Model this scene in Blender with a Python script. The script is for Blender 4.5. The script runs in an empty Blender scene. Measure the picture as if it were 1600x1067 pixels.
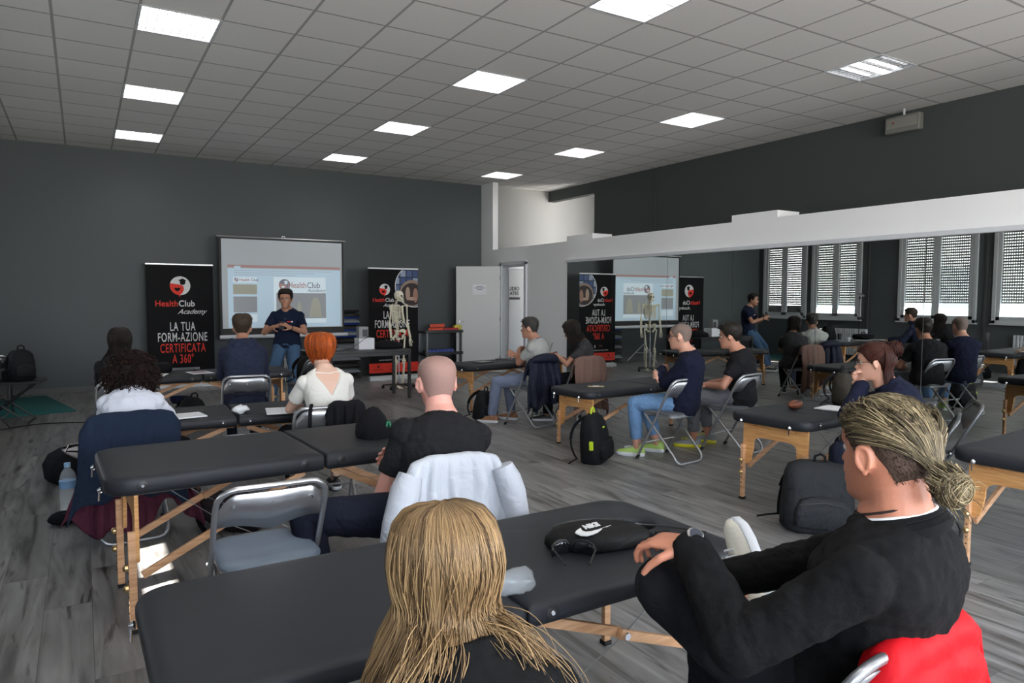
import bpy, bmesh, math, random
from mathutils import Vector, Matrix, Euler, noise
R = math.radians
V = Vector
random.seed(7)
SC = bpy.context.scene
COL = SC.collection

# ------------------------------------------------------------------ camera
cam = bpy.data.cameras.new('camera')
camo = bpy.data.objects.new('camera', cam)
COL.objects.link(camo)
cam.sensor_width = 36.0
cam.lens = 1098.94 / 1600 * 36
cam.clip_start = 0.05
CAMH = 1.45
yaw, pit, rol = 0.5483, 0.0612, 0.0024
fwd = V((math.sin(yaw)*math.cos(pit), math.cos(yaw)*math.cos(pit), -math.sin(pit)))
rgt = V((math.cos(yaw), -math.sin(yaw), 0))
upv = rgt.cross(fwd)
r2 = math.cos(rol)*rgt + math.sin(rol)*upv
u2 = -math.sin(rol)*rgt + math.cos(rol)*upv
camo.matrix_world = Matrix(((r2.x, u2.x, -fwd.x, 0), (r2.y, u2.y, -fwd.y, 0), (r2.z, u2.z, -fwd.z, CAMH), (0, 0, 0, 1)))
SC.camera = camo

# ------------------------------------------------------------------ light and exposure
SC.view_settings.view_transform = 'Standard'
SC.view_settings.look = 'None'
SC.view_settings.gamma = 1
SC.view_settings.use_curve_mapping = False
SC.view_settings.exposure = 0.45
SKY, SUN, LAMP = 17.0, 60.0, 9.0
SC.cycles.max_bounces = 7
SC.cycles.diffuse_bounces = 4
SC.cycles.glossy_bounces = 4
SC.cycles.transmission_bounces = 6
SC.cycles.transparent_max_bounces = 8
SC.cycles.use_denoising = True
SC.cycles.caustics_reflective = False
SC.cycles.caustics_refractive = False
SC.cycles.sample_clamp_indirect = 4.0
w = bpy.data.worlds.new('sky'); SC.world = w; w.use_nodes = True
nt = w.node_tree; nt.nodes.clear()
o = nt.nodes.new('ShaderNodeOutputWorld'); b = nt.nodes.new('ShaderNodeBackground')
tc = nt.nodes.new('ShaderNodeTexCoord'); sp = nt.nodes.new('ShaderNodeSeparateXYZ')
cr = nt.nodes.new('ShaderNodeValToRGB')
cr.color_ramp.elements[0].position = 0.42; cr.color_ramp.elements[0].color = (1.0, 0.97, 0.9, 1)
cr.color_ramp.elements[1].position = 0.75; cr.color_ramp.elements[1].color = (0.42, 0.55, 0.75, 1)
e = cr.color_ramp.elements.new(0.52); e.color = (0.95, 0.97, 1, 1)
mr = nt.nodes.new('ShaderNodeMapRange'); mr.inputs[1].default_value = -1
nt.links.new(tc.outputs['Generated'], sp.inputs[0]); nt.links.new(sp.outputs[2], mr.inputs[0])
nt.links.new(mr.outputs[0], cr.inputs[0]); nt.links.new(cr.outputs[0], b.inputs[0])
b.inputs[1].default_value = SKY
nt.links.new(b.outputs[0], o.inputs[0])
sun = bpy.data.lights.new('sun', 'SUN'); sun.energy = SUN; sun.angle = R(0.6); sun.color = (1, 0.95, 0.86)
so = bpy.data.objects.new('sun', sun); COL.objects.link(so)
so.rotation_euler = V((1.73, 0.52, -1.14)).to_track_quat('-Z', 'Y').to_euler()

# ------------------------------------------------------------------ materials
def srgb(*c):
    return tuple(((x/255)/12.92 if x <= 10 else ((x/255+0.055)/1.055)**2.4) for x in c) + (1,)
MATS = {}
def mat(name, col, rough=0.6, metal=0.0, bump=0, scale=60, var=0, emis=0, trans=0, sheen=0, sss=0, spec=0.5, stretch=None, coat=0, ior=1.45):
    m = bpy.data.materials.new(name); m.use_nodes = True
    n = m.node_tree; p = n.nodes['Principled BSDF']
    p.inputs['Base Color'].default_value = col; p.inputs['Roughness'].default_value = rough
    p.inputs['Metallic'].default_value = metal; p.inputs['Specular IOR Level'].default_value = spec
    p.inputs['Coat Weight'].default_value = coat
    if trans: p.inputs['Transmission Weight'].default_value = trans; p.inputs['IOR'].default_value = ior
    if sheen: p.inputs['Sheen Weight'].default_value = sheen
    if sss:
        p.inputs['Subsurface Weight'].default_value = sss; p.inputs['Subsurface Radius'].default_value = (1, .35, .2); p.inputs['Subsurface Scale'].default_value = .01
    if emis: p.inputs['Emission Color'].default_value = col; p.inputs['Emission Strength'].default_value = emis
    if bump or var:
        t = n.nodes.new('ShaderNodeTexCoord'); mp = n.nodes.new('ShaderNodeMapping'); nz = n.nodes.new('ShaderNodeTexNoise')
        if stretch: mp.inputs['Scale'].default_value = stretch
        n.links.new(t.outputs['Object'], mp.inputs[0]); n.links.new(mp.outputs[0], nz.inputs[0])
        nz.inputs['Scale'].default_value = scale; nz.inputs['Detail'].default_value = 4
        if bump:
            bp = n.nodes.new('ShaderNodeBump'); bp.inputs['Strength'].default_value = bump; bp.inputs['Distance'].default_value = 0.01
            n.links.new(nz.outputs[0], bp.inputs['Height']); n.links.new(bp.outputs[0], p.inputs['Normal'])
        if var:
            mx = n.nodes.new('ShaderNodeMix'); mx.data_type = 'RGBA'
            mx.inputs[6].default_value = tuple(x*(1-var) for x in col[:3]) + (1,); mx.inputs[7].default_value = tuple(min(1, x*(1+var)) for x in col[:3]) + (1,)
            n.links.new(nz.outputs[0], mx.inputs[0]); n.links.new(mx.outputs[2], p.inputs['Base Color'])
    MATS[name] = m
    return m
def cloth(name, col, folds=0.5, rough=0.92, scale=9, sheen=0.0, weave=0.15):
    """fabric: large soft folds plus a fine weave, both as bump"""
    m = mat(name, col, rough, sheen=sheen, spec=0.2)
    n = m.node_tree; p = n.nodes['Principled BSDF']
    t = n.nodes.new('ShaderNodeTexCoord')
    nz = n.nodes.new('ShaderNodeTexNoise'); nz.inputs['Scale'].default_value = scale; nz.inputs['Detail'].default_value = 3; nz.inputs['Distortion'].default_value = 1.2
    nf = n.nodes.new('ShaderNodeTexNoise'); nf.inputs['Scale'].default_value = 350
    n.links.new(t.outputs['Object'], nz.inputs[0]); n.links.new(t.outputs['Object'], nf.inputs[0])
    b1 = n.nodes.new('ShaderNodeBump'); b1.inputs['Strength'].default_value = folds; b1.inputs['Distance'].default_value = 0.03
    b2 = n.nodes.new('ShaderNodeBump'); b2.inputs['Strength'].default_value = weave; b2.inputs['Distance'].default_value = 0.002
    n.links.new(nz.outputs[0], b1.inputs['Height']); n.links.new(nf.outputs[0], b2.inputs['Height'])
    n.links.new(b1.outputs[0], b2.inputs['Normal']); n.links.new(b2.outputs[0], p.inputs['Normal'])
    return m
def hairmat(name, c0, c1, rough=0.45):
    m = mat(name, c0, rough, spec=0.22); n = m.node_tree; p = n.nodes['Principled BSDF']
    a = n.nodes.new('ShaderNodeAttribute'); a.attribute_name = 'tone'
    c = n.nodes.new('ShaderNodeValToRGB'); c.color_ramp.elements[0].color = c0; c.color_ramp.elements[1].color = c1
    n.links.new(a.outputs['Fac'], c.inputs[0]); n.links.new(c.outputs[0], p.inputs['Base Color'])
    return m

def wood_mat(name, c0, c1, scale=6, axis=(1, 1, 12)):
    m = mat(name, c0, 0.45); n = m.node_tree; p = n.nodes['Principled BSDF']
    t = n.nodes.new('ShaderNodeTexCoord'); mp = n.nodes.new('ShaderNodeMapping'); mp.inputs['Scale'].default_value = axis
    nz = n.nodes.new('ShaderNodeTexNoise'); nz.inputs['Scale'].default_value = scale; nz.inputs['Detail'].default_value = 6
    c = n.nodes.new('ShaderNodeValToRGB'); c.color_ramp.elements[0].color = c0; c.color_ramp.elements[1].color = c1
    c.color_ramp.elements[0].position = .35; c.color_ramp.elements[1].position = .65
    n.links.new(t.outputs['Object'], mp.inputs[0]); n.links.new(mp.outputs[0], nz.inputs[0]); n.links.new(nz.outputs[0], c.inputs[0]); n.links.new(c.outputs[0], p.inputs['Base Color'])
    return m

def floor_mat():
    m = mat('laminate', (0.1, 0.1, 0.1, 1), 0.4); n = m.node_tree; p = n.nodes['Principled BSDF']; N = n.nodes.new; L = n.links.new
    t = N('ShaderNodeTexCoord'); mp = N('ShaderNodeMapping'); mp.inputs['Rotation'].default_value = (0, 0, R(90))
    br = N('ShaderNodeTexBrick'); br.offset = 0.37; br.inputs['Scale'].default_value = 1
    br.inputs['Brick Width'].default_value = 1.28; br.inputs['Row Height'].default_value = 0.192; br.inputs['Mortar Size'].default_value = 0.0012; br.inputs['Mortar Smooth'].default_value = 0.3
    br.inputs['Color1'].default_value = (0, 0, 0, 1); br.inputs['Color2'].default_value = (1, 1, 1, 1); br.inputs['Mortar'].default_value = (0.5, 0.5, 0.5, 1)
    L(t.outputs['Object'], mp.inputs[0]); L(mp.outputs[0], br.inputs[0])
    m2 = N('ShaderNodeMapping'); m2.inputs['Scale'].default_value = (9, 0.9, 1)
    off = N('ShaderNodeVectorMath'); off.operation = 'MULTIPLY_ADD'; off.inputs[1].default_value = (7.3, 5.1, 3.3)
    L(br.outputs['Color'], off.inputs[0]); L(t.outputs['Object'], off.inputs[2]); L(off.outputs[0], m2.inputs[0])
    n1 = N('ShaderNodeTexNoise'); n1.inputs['Scale'].default_value = 1.6; n1.inputs['Detail'].default_value = 8; n1.inputs['Distortion'].default_value = 0.8
    L(m2.outputs[0], n1.inputs[0])
    c1 = N('ShaderNodeValToRGB')
    for i, (q, c) in enumerate(((.28, (.055, .052, .05, 1)), (.44, (.165, .16, .157, 1)), (.62, (.245, .238, .235, 1)), (.8, (.33, .325, .32, 1)))):
        e = c1.color_ramp.elements[i] if i < 2 else c1.color_ramp.elements.new(q)
        e.position = q; e.color = c
    L(n1.outputs[0], c1.inputs[0])
    # dark cracks and knots
    m3 = N('ShaderNodeMapping'); m3.inputs['Scale'].default_value = (11, 1.3, 1); L(off.outputs[0], m3.inputs[0])
    n2 = N('ShaderNodeTexNoise'); n2.inputs['Scale'].default_value = 1.0; n2.inputs['Detail'].default_value = 5; n2.inputs['Distortion'].default_value = 1.8; L(m3.outputs[0], n2.inputs[0])
    c2 = N('ShaderNodeValToRGB'); c2.color_ramp.elements[0].position = .60; c2.color_ramp.elements[0].color = (1, 1, 1, 1); c2.color_ramp.elements[1].position = .70; c2.color_ramp.elements[1].color = (.32, .31, .3, 1)
    L(n2.outputs[0], c2.inputs[0])
    mu = N('ShaderNodeMix'); mu.data_type = 'RGBA'; mu.blend_type = 'MULTIPLY'; mu.inputs[0].default_value = 1
    L(c1.outputs[0], mu.inputs[6]); L(c2.outputs[0], mu.inputs[7])
    # per plank brightness and the seam
    mt = N('ShaderNodeMapRange'); mt.inputs[3].default_value = .82; mt.inputs[4].default_value = 1.12; L(br.outputs['Color'], mt.inputs[0])
    mv = N('ShaderNodeMix'); mv.data_type = 'RGBA'; mv.blend_type = 'MULTIPLY'; mv.inputs[0].default_value = 1
    L(mu.outputs[2], mv.inputs[6]); L(mt.outputs[0], mv.inputs[7])
    ms = N('ShaderNodeMix'); ms.data_type = 'RGBA'; ms.inputs[7].default_value = (.03, .03, .03, 1); L(mv.outputs[2], ms.inputs[6])
    sf = N('ShaderNodeMath'); sf.operation = 'MULTIPLY'; sf.inputs[1].default_value = .75; L(br.outputs['Fac'], sf.inputs[0]); L(sf.outputs[0], ms.inputs[0])
    L(ms.outputs[2], p.inputs['Base Color'])
    rr = N('ShaderNodeMapRange'); rr.inputs[3].default_value = .3; rr.inputs[4].default_value = .46; L(n1.outputs[0], rr.inputs[0]); L(rr.outputs[0], p.inputs['Roughness'])
    bp = N('ShaderNodeBump'); bp.inputs['Strength'].default_value = .12; bp.inputs['Distance'].default_value = .004; L(n1.outputs[0], bp.inputs['Height']); L(bp.outputs[0], p.inputs['Normal'])
    return m
def ceiling_mat():
    m = mat('ceiling_tiles', (.5, .49, .48, 1), 0.9, spec=.1); n = m.node_tree; p = n.nodes['Principled BSDF']; N = n.nodes.new; L = n.links.new
    t = N('ShaderNodeTexCoord'); mp = N('ShaderNodeMapping'); mp.inputs['Location'].default_value = (.1411 + .6, -6.347 + 12, 0)
    br = N('ShaderNodeTexBrick'); br.offset = 0; br.squash = 1
    for k, v in (('Scale', 1), ('Brick Width', .6), ('Row Height', .6), ('Mortar Size', .012), ('Mortar Smooth', .1)): br.inputs[k].default_value = v
    br.inputs['Color1'].default_value = (.86, .84, .82, 1); br.inputs['Color2'].default_value = (.82, .80, .78, 1); br.inputs['Mortar'].default_value = (.42, .41, .4, 1)
    L(t.outputs['Object'], mp.inputs[0]); L(mp.outputs[0], br.inputs[0])
    nz = N('ShaderNodeTexNoise'); nz.inputs['Scale'].default_value = 90; nz.inputs['Detail'].default_value = 3; L(t.outputs['Object'], nz.inputs[0])
    mx = N('ShaderNodeMix'); mx.data_type = 'RGBA'; mx.blend_type = 'MULTIPLY'; mx.inputs[0].default_value = .08
    L(br.outputs['Color'], mx.inputs[6]); L(nz.outputs[0], mx.inputs[7]); L(mx.outputs[2], p.inputs['Base Color'])
    bp = N('ShaderNodeBump'); bp.inputs['Strength'].default_value = .5; bp.inputs['Distance'].default_value = .006; L(br.outputs['Fac'], bp.inputs['Height']); L(bp.outputs[0], p.inputs['Normal'])
    return m
M_FLOOR = floor_mat(); M_CEIL = ceiling_mat()
M_WALL = mat('grey_paint', srgb(73, 79, 81), 0.6, bump=.06, scale=120, var=.04)
M_WALL2 = mat('dark_grey_paint', srgb(64, 68, 68), 0.7, bump=.06, scale=120, var=.04)
M_WHITE = mat('white_paint', srgb(240, 240, 241), 0.7, bump=.04, scale=120)
M_RECESS_SHADE = mat('recess_shade', srgb(150, 149, 147), 0.8, bump=.04, scale=120)  # white wall in shade: the shade is put into this greyer colour
M_DOOR = mat('white_lacquer', srgb(205, 207, 206), 0.45)
M_TRIM = mat('trim_white', srgb(205, 208, 212), 0.4)
M_FRAME = mat('window_white', srgb(190, 194, 196), 0.4)
M_SHUT = mat('shutter_grey', srgb(120, 124, 120), 0.6)
M_MIRROR = mat('mirror_glass', (.80, .83, .81, 1), 0.0, metal=1.0)
M_BLACK = mat('black_plastic', (.012, .012, .013, 1), 0.45)
M_RUB = mat('black_rubber', (.01, .01, .01, 1), 0.8)
M_VINYL = mat('black_vinyl', (.015, .017, .022, 1), 0.55, bump=.03, scale=300, spec=.35)
M_BEECH = wood_mat('beech', srgb(196, 140, 84), srgb(222, 168, 108))
M_BEECH2 = wood_mat('beech_bar', srgb(200, 150, 110), srgb(226, 180, 138))
M_CHROME = mat('chrome', (.75, .75, .77, 1), 0.18, metal=1)
M_STEEL = mat('grey_steel_paint', (.36, .37, .39, 1), 0.3, metal=.75)
M_DSTEEL = mat('dark_steel_paint', (.10, .105, .11, 1), 0.32, metal=.6)
M_SEATB = mat('seat_blue_grey', srgb(112, 124, 140), 0.5, bump=.1, scale=200)
M_SEATG = mat('seat_grey', srgb(86, 89, 94), 0.5, bump=.1, scale=200)
M_BRASS = mat('brass', (.6, .42, .2, 1), 0.3, metal=1)
M_ALU = mat('aluminium', (.6, .61, .62, 1), 0.35, metal=.8)
M_PAPER = mat('paper', srgb(228, 230, 234), 0.8)

# ------------------------------------------------------------------ mesh builder
class G:
    def __init__(s): s.v = []; s.f = []; s.m = []; s.t = {}
    def add(s, vs, fs, mi=0):
        k = len(s.v); s.v += [V(x) for x in vs]; s.f += [tuple(i+k for i in f) for f in fs]; s.m += [mi]*len(fs); return s
    def box(s, c, d, mi=0, M=None):
        x, y, z = (q/2 for q in d); c = V(c)
        vs = [V((sx*x, sy*y, sz*z)) for sx in (-1, 1) for sy in (-1, 1) for sz in (-1, 1)]
        vs = [(M @ q if M else q) + c for q in vs]
        return s.add(vs, [(0, 1, 3, 2), (4, 6, 7, 5), (0, 4, 5, 1), (2, 3, 7, 6), (0, 2, 6, 4), (1, 5, 7, 3)], mi)
    def bar(s, a, b, w, h, mi=0, up=(0, 0, 1)):
        a, b = V(a), V(b); d = (b-a); L = d.length; d.normalize(); u = V(up)
        x = d.cross(u)
        if x.length < 1e-4: x = d.cross(V((1, 0, 0)))
        x.normalize(); y = x.cross(d)
        M = Matrix((x, d, y)).transposed()
        return s.box((a+b)/2, (w, L, h), mi, M)
    def loft(s, rings, mi=0, cap=True, closed=True):
        n = len(rings[0]); vs = [p for r in rings for p in r]; fs = []
        for i in range(len(rings)-1):
            for j in range(n if closed else n-1):
                k = (j+1) % n; fs.append((i*n+j, i*n+k, (i+1)*n+k, (i+1)*n+j))
        if cap: fs.append(tuple(range(n))[::-1]); fs.append(tuple(range((len(rings)-1)*n, len(rings)*n)))
        return s.add(vs, fs, mi)
    def tube(s, pts, r, n=8, mi=0, closed=False, cap=True):
        pts = [V(p) for p in pts]; m = len(pts); rs = r if isinstance(r, (list, tuple)) else [r]*m
        rings = []; prev = None
        for i, p in enumerate(pts):
            a = pts[(i-1) % m] if (closed or i > 0) else p; b = pts[(i+1) % m] if (closed or i < m-1) else p
            d = (b-a)
            if d.length < 1e-9: d = V((0, 0, 1))
            d.normalize()
            if prev is None: x = d.orthogonal().normalized()
            else:
                x = prev - d*prev.dot(d)
                x = x.normalized() if x.length > 1e-6 else d.orthogonal().normalized()
            prev = x; y = d.cross(x)
            rings.append([p + (x*math.cos(2*math.pi*k/n) + y*math.sin(2*math.pi*k/n))*rs[i] for k in range(n)])
        if closed: rings.append(rings[0])
        return s.loft(rings, mi, cap and not closed)
    def ell(s, c, r, n=16, m=10, mi=0, M=None):
        c = V(c); r = r if isinstance(r, (tuple, list)) else (r, r, r); vs = []
        for i in range(1, m):
            a = math.pi*i/m
            for j in range(n):
                t = 2*math.pi*j/n; q = V((r[0]*math.sin(a)*math.cos(t), r[1]*math.sin(a)*math.sin(t), r[2]*math.cos(a)))
                vs.append((M @ q if M else q)+c)
        q = V((0, 0, r[2])); vs.append((M @ q if M else q)+c); vs.append((M @ -q if M else -q)+c)
        fs = [((i)*n+j, (i+1)*n+j, (i+1)*n+(j+1) % n, i*n+(j+1) % n) for i in range(m-2) for j in range(n)]
        T = (m-1)*n
        fs += [(T, j, (j+1) % n) for j in range(n)] + [(T+1, (m-2)*n+(j+1) % n, (m-2)*n+j) for j in range(n)]
        return s.add(vs, fs, mi)
    def cap(s, a, b, r0, r1, n=14, mi=0):
        """limb: tapered tube with rounded ends"""
        a, b = V(a), V(b); d = b-a; L = d.length
        if L < 1e-6: return s.ell(a, r0, mi=mi)
        d.normalize(); pts = []; rs = []
        for k in range(4): q = math.pi/2*k/4; pts.append(a - d*r0*math.cos(q)); rs.append(max(r0*math.sin(q), r0*.05))
        for k in range(5): pts.append(a + d*L*k/4); rs.append(r0+(r1-r0)*k/4)
        for k in range(3, -1, -1): q = math.pi/2*k/4; pts.append(b + d*r1*math.cos(q)); rs.append(max(r1*math.sin(q), r1*.05))
        return s.tube(pts, rs, n, mi)
    def lathe(s, prof, c=(0, 0, 0), n=20, mi=0, M=None):
        c = V(c); rings = []
        for r, z in prof:
            rg = [V((r*math.cos(2*math.pi*k/n), r*math.sin(2*math.pi*k/n), z)) for k in range(n)]
            rings.append([(M @ q if M else q)+c for q in rg])
        return s.loft(rings, mi)
    def prism(s, poly, h, M=None, mi=0):
        """polygon in xy extruded along z from 0 to h"""
        a = [V((x, y, 0)) for x, y in poly]; b_ = [V((x, y, h)) for x, y in poly]
        if M: a = [M @ q for q in a]; b_ = [M @ q for q in b_]
        n = len(poly)
        return s.add(a+b_, [tuple(range(n))[::-1], tuple(range(n, 2*n))] + [(i, (i+1) % n, n+(i+1) % n, n+i) for i in range(n)], mi)
    def xf(s, M):
        s.v = [M @ q for q in s.v]; return s
    def build(s, name, mats, parent=None, smooth=True, angle=40, bevel=0, seg=2, remesh=0, smit=3, disp=0, dscale=.1, mid=.5, solid=0, subd=0, fix=True):
        me = bpy.data.meshes.new(name); me.from_pydata([tuple(q) for q in s.v], [], s.f)
        if not isinstance(mats, (list, tuple)): mats = [mats]
        for m in mats: me.materials.append(m)
        if len(mats) > 1: me.polygons.foreach_set('material_index', s.m)
        if fix:
            bm = bmesh.new(); bm.from_mesh(me); bmesh.ops.recalc_face_normals(bm, faces=bm.faces); bm.to_mesh(me); bm.free()
        if smooth:
            me.shade_smooth()
            if angle < 180 and not remesh: me.set_sharp_from_angle(angle=R(angle))
        for k, vals in s.t.items():
            a = me.attributes.new(k, 'FLOAT', 'POINT'); a.data.foreach_set('value', vals)
        ob = bpy.data.objects.new(name, me); COL.objects.link(ob)
        if parent: ob.parent = parent
        if remesh:
            md = ob.modifiers.new('r', 'REMESH'); md.mode = 'VOXEL'; md.voxel_size = remesh; md.use_smooth_shade = True
            md = ob.modifiers.new('s', 'SMOOTH'); md.factor = .5; md.iterations = smit
        if solid:
            md = ob.modifiers.new('o', 'SOLIDIFY'); md.thickness = solid; md.offset = 0
        if subd:
            md = ob.modifiers.new('u', 'SUBSURF'); md.levels = subd; md.render_levels = subd
        if disp:
            tx = bpy.data.textures.new('folds', 'CLOUDS'); tx.noise_scale = dscale; tx.noise_depth = 2
            md = ob.modifiers.new('d', 'DISPLACE'); md.texture = tx; md.strength = disp; md.mid_level = mid
        if bevel:
            md = ob.modifiers.new('b', 'BEVEL'); md.width = bevel; md.segments = seg; md.limit_method = 'ANGLE'; md.angle_limit = R(35)
        return ob
def tag(o, label=None, cat=None, group=None, kind=None):
    if label: o['label'] = label
    if cat: o['category'] = cat
    if group: o['group'] = group
    if kind: o['kind'] = kind
    return o
def thing(name, label, cat, loc=(0, 0, 0), rz=0, group=None):
    o = bpy.data.objects.new(name, None); COL.objects.link(o); o.empty_display_size = .1
    o.location = loc; o.rotation_euler = (0, 0, R(rz))
    return tag(o, label, cat, group)
def copy_tree(o, parent=None):
    c = o.copy(); COL.objects.link(c); c.parent = parent
    for ch in list(o.children): copy_tree(ch, c)
    return c
def struct(name, g, m, **k):
    return tag(g.build(name, m, **k), kind='structure')
def text(name, s, size, m, parent, loc, rot=(90, 0, 0), align='CENTER', ext=.001, shear=0, sx=1, bold=0, sp=1.0):
    c = bpy.data.curves.new(name, 'FONT'); c.body = s; c.size = size; c.align_x = align; c.extrude = ext; c.shear = shear; c.offset = bold; c.space_character = sp
    t = bpy.data.objects.new(name, c); COL.objects.link(t)
    dg = bpy.context.evaluated_depsgraph_get(); me = bpy.data.meshes.new_from_object(t.evaluated_get(dg))
    bpy.data.objects.remove(t); me.name = name
    ob = bpy.data.objects.new(name, me); COL.objects.link(ob); me.materials.clear(); me.materials.append(m)
    ob.parent = parent; ob.location = loc; ob.rotation_euler = tuple(R(a) for a in rot); ob.scale = (sx, 1, 1)
    return ob
def arc(c, r, a0, a1, n=8): return [(c[0]+r*math.cos(R(a0+(a1-a0)*i/n)), c[1]+r*math.sin(R(a0+(a1-a0)*i/n))) for i in range(n+1)]
def rrect(x0, x1, y0, y1, r, n=6):
    rs = r if isinstance(r, (list, tuple)) else [r]*4   # radii at (x1,y0),(x1,y1),(x0,y1),(x0,y0)
    return (arc((x1-rs[0], y0+rs[0]), rs[0], -90, 0, n) + arc((x1-rs[1], y1-rs[1]), rs[1], 0, 90, n)
            + arc((x0+rs[2], y1-rs[2]), rs[2], 90, 180, n) + arc((x0+rs[3], y0+rs[3]), rs[3], 180, 270, n))
def bez(ps, n=12):
    ps = [V(p) for p in ps]; out = []
    for i in range(n+1):
        t = i/n; q = ps[:]
        while len(q) > 1: q = [q[k].lerp(q[k+1], t) for k in range(len(q)-1)]
        out.append(q[0])
    return out
def smoothpath(ps, k=4):
    """Catmull-Rom through the points"""
    ps = [V(p) for p in ps]; out = []
    for i in range(len(ps)-1):
        p0 = ps[max(i-1, 0)]; p1 = ps[i]; p2 = ps[i+1]; p3 = ps[min(i+2, len(ps)-1)]
        for j in range(k):
            t = j/k; out.append(.5*((2*p1)+(p2-p0)*t+(2*p0-5*p1+4*p2-p3)*t*t+(3*p1-p0-3*p2+p3)*t**3))
    return out+[ps[-1]]
# ------------------------------------------------------------------ the room
XL, XP, XR, YF, YB, ZC = -1.5, 7.0, 8.65, 12.67, -3.2, 3.74
struct('floor', G().add([(XL-.3, YB-.3, 0), (XR+1.6, YB-.3, 0), (XR+1.6, YF+.3, 0), (XL-.3, YF+.3, 0)], [(0, 1, 2, 3)]), M_FLOOR)
# ceiling with openings left for the light fittings
LX = [(-.1411+.6*i, -.1411+.6*(i+1)) for i in (1, 6, 11)]
LY = [(6.347+.6*j, 6.347+.6*(j+1)) for j in (-12, -8, -4, 0, 4, 8)]
xs = sorted({XL-.3, XR+1.6} | {a for p in LX for a in p}); ys = sorted({YB-.3, YF+.3} | {a for p in LY for a in p})
g = G()
for i in range(len(xs)-1):
    for j in range(len(ys)-1):
        if (xs[i], xs[i+1]) in LX and (ys[j], ys[j+1]) in LY: continue
        g.add([(xs[i], ys[j], ZC), (xs[i+1], ys[j], ZC), (xs[i+1], ys[j+1], ZC), (xs[i], ys[j+1], ZC)], [(0, 3, 2, 1)])
struct('ceiling', g, M_CEIL, fix=False)
# front wall (screen wall) with the white stretch beyond the partition, greyed for its shade
g = G().box(((XL-.2+XP+.04)/2, YF+.1, ZC/2), (XP+.04-XL+.2, .2, ZC)); struct('wall_front', g, M_WALL, smooth=False)
g = G().box(((XP+.04+XR+1.6)/2, YF+.1, ZC/2), (XR+1.6-XP-.04, .2, ZC)); struct('wall_front_white', g, M_RECESS_SHADE, smooth=False)
# far right dark wall with an opening at its far end
g = G().box((XR+.08, (YB+11.07)/2, ZC/2), (.16, 11.07-YB, ZC)).box((XR+.08, (11.07+YF)/2, 3.63), (.16, YF-11.07, .22))
struct('wall_right', g, M_WALL2, smooth=False)
struct('trim_1', G().box((XR-.012, 9.34, ZC/2+.9), (.024, .03, 1.9)), M_WALL2, smooth=False)
struct('wall_side_room', G().box((XR+1.5, (11.0+YF)/2-.4, ZC/2), (.1, 3, ZC)), M_RECESS_SHADE, smooth=False)
struct('wall_back', G().box(((XL+XR)/2, YB-.1, .45), (XR-XL+.4, .2, .9)).box(((XL+XR)/2, YB-.1, 3.4), (XR-XL+.4, .2, .7)).box((XL+.2, YB-.1, ZC/2), (1.2, .2, ZC)).box((3.4, YB-.1, ZC/2), (1.6, .2, ZC)).box((8.1, YB-.1, ZC/2), (2.4, .2, ZC)), M_WALL, smooth=False)
# partition: low wall at XP with door opening 11.0..11.8 and the bright strip that rises to the ceiling at the far end
g = G(); T = .12; zt = 2.41
def pbox(y0, y1, z0, z1, t=T): g.box((XP+t/2, (y0+y1)/2, (z0+z1)/2), (t, y1-y0, z1-z0))
pbox(YB, 11.0, 0, zt); pbox(11.82, YF, 0, zt); pbox(11.0, 11.82, 2.08, zt); pbox(12.2, YF, zt, ZC)
struct('wall_partition', g, M_WHITE, smooth=False)
g = G(); g.box((XP+.2, 5.83, zt+.02), (.399, .68, .13)).box((XP+.2, 9.35, zt+.02), (.399, .7, .13)); struct('trim_2', g, M_WHITE, smooth=False)
struct('trim_3', G().box((XP+.35, (YB+11)/2, zt-.02), (.6, 11-YB, .03)), M_WHITE, smooth=False)
# door frame
g = G(); g.box((XP-.01, 10.965, 1.05), (.05, .07, 2.16)).box((XP-.01, 11.855, 1.05), (.05, .07, 2.16)).box((XP-.01, 11.41, 2.115), (.05, .96, .07))
g.box((XP+.07, 11.005, 1.04), (.14, .03, 2.08)).box((XP+.07, 11.815, 1.04), (.14, .03, 2.08)).box((XP+.07, 11.41, 2.065), (.14, .82, .03))
struct('door_frame', g, M_TRIM, smooth=False, bevel=.004)
# open door leaf, hinged at the far jamb
root = thing('door_1', None, None, (XP-.04, 11.84, 0), 0); root['kind'] = 'structure'
lf = V((6.22, 12.34)) - V((XP-.04, 11.84)); root.rotation_euler = (0, 0, math.atan2(lf.y, lf.x))
G().box((.43, 0, 1.04), (.86, .04, 2.06)).build('door_leaf', M_DOOR, root, smooth=False, bevel=.004)
h = G(); h.tube([(.79, .03, 1.0), (.79, .075, 1.0), (.68, .075, 1.0)], .009, 8).lathe([(.0, 0), (.026, 0), (.026, .01), (0, .01)], (.79, .02, 1.0), 16, M=Matrix.Rotation(R(-90), 3, 'X')).lathe([(.0, 0), (.022, 0), (.022, .01), (0, .01)], (.79, .02, .9), 16, M=Matrix.Rotation(R(-90), 3, 'X'))
h.build('door_handle', M_CHROME, root)
h = G()
for z in (.25, 1.0, 1.8): h.tube([(0, .025, z), (0, .025, z+.09)], .01, 8)
h.build('hinge', M_CHROME, root)
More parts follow.
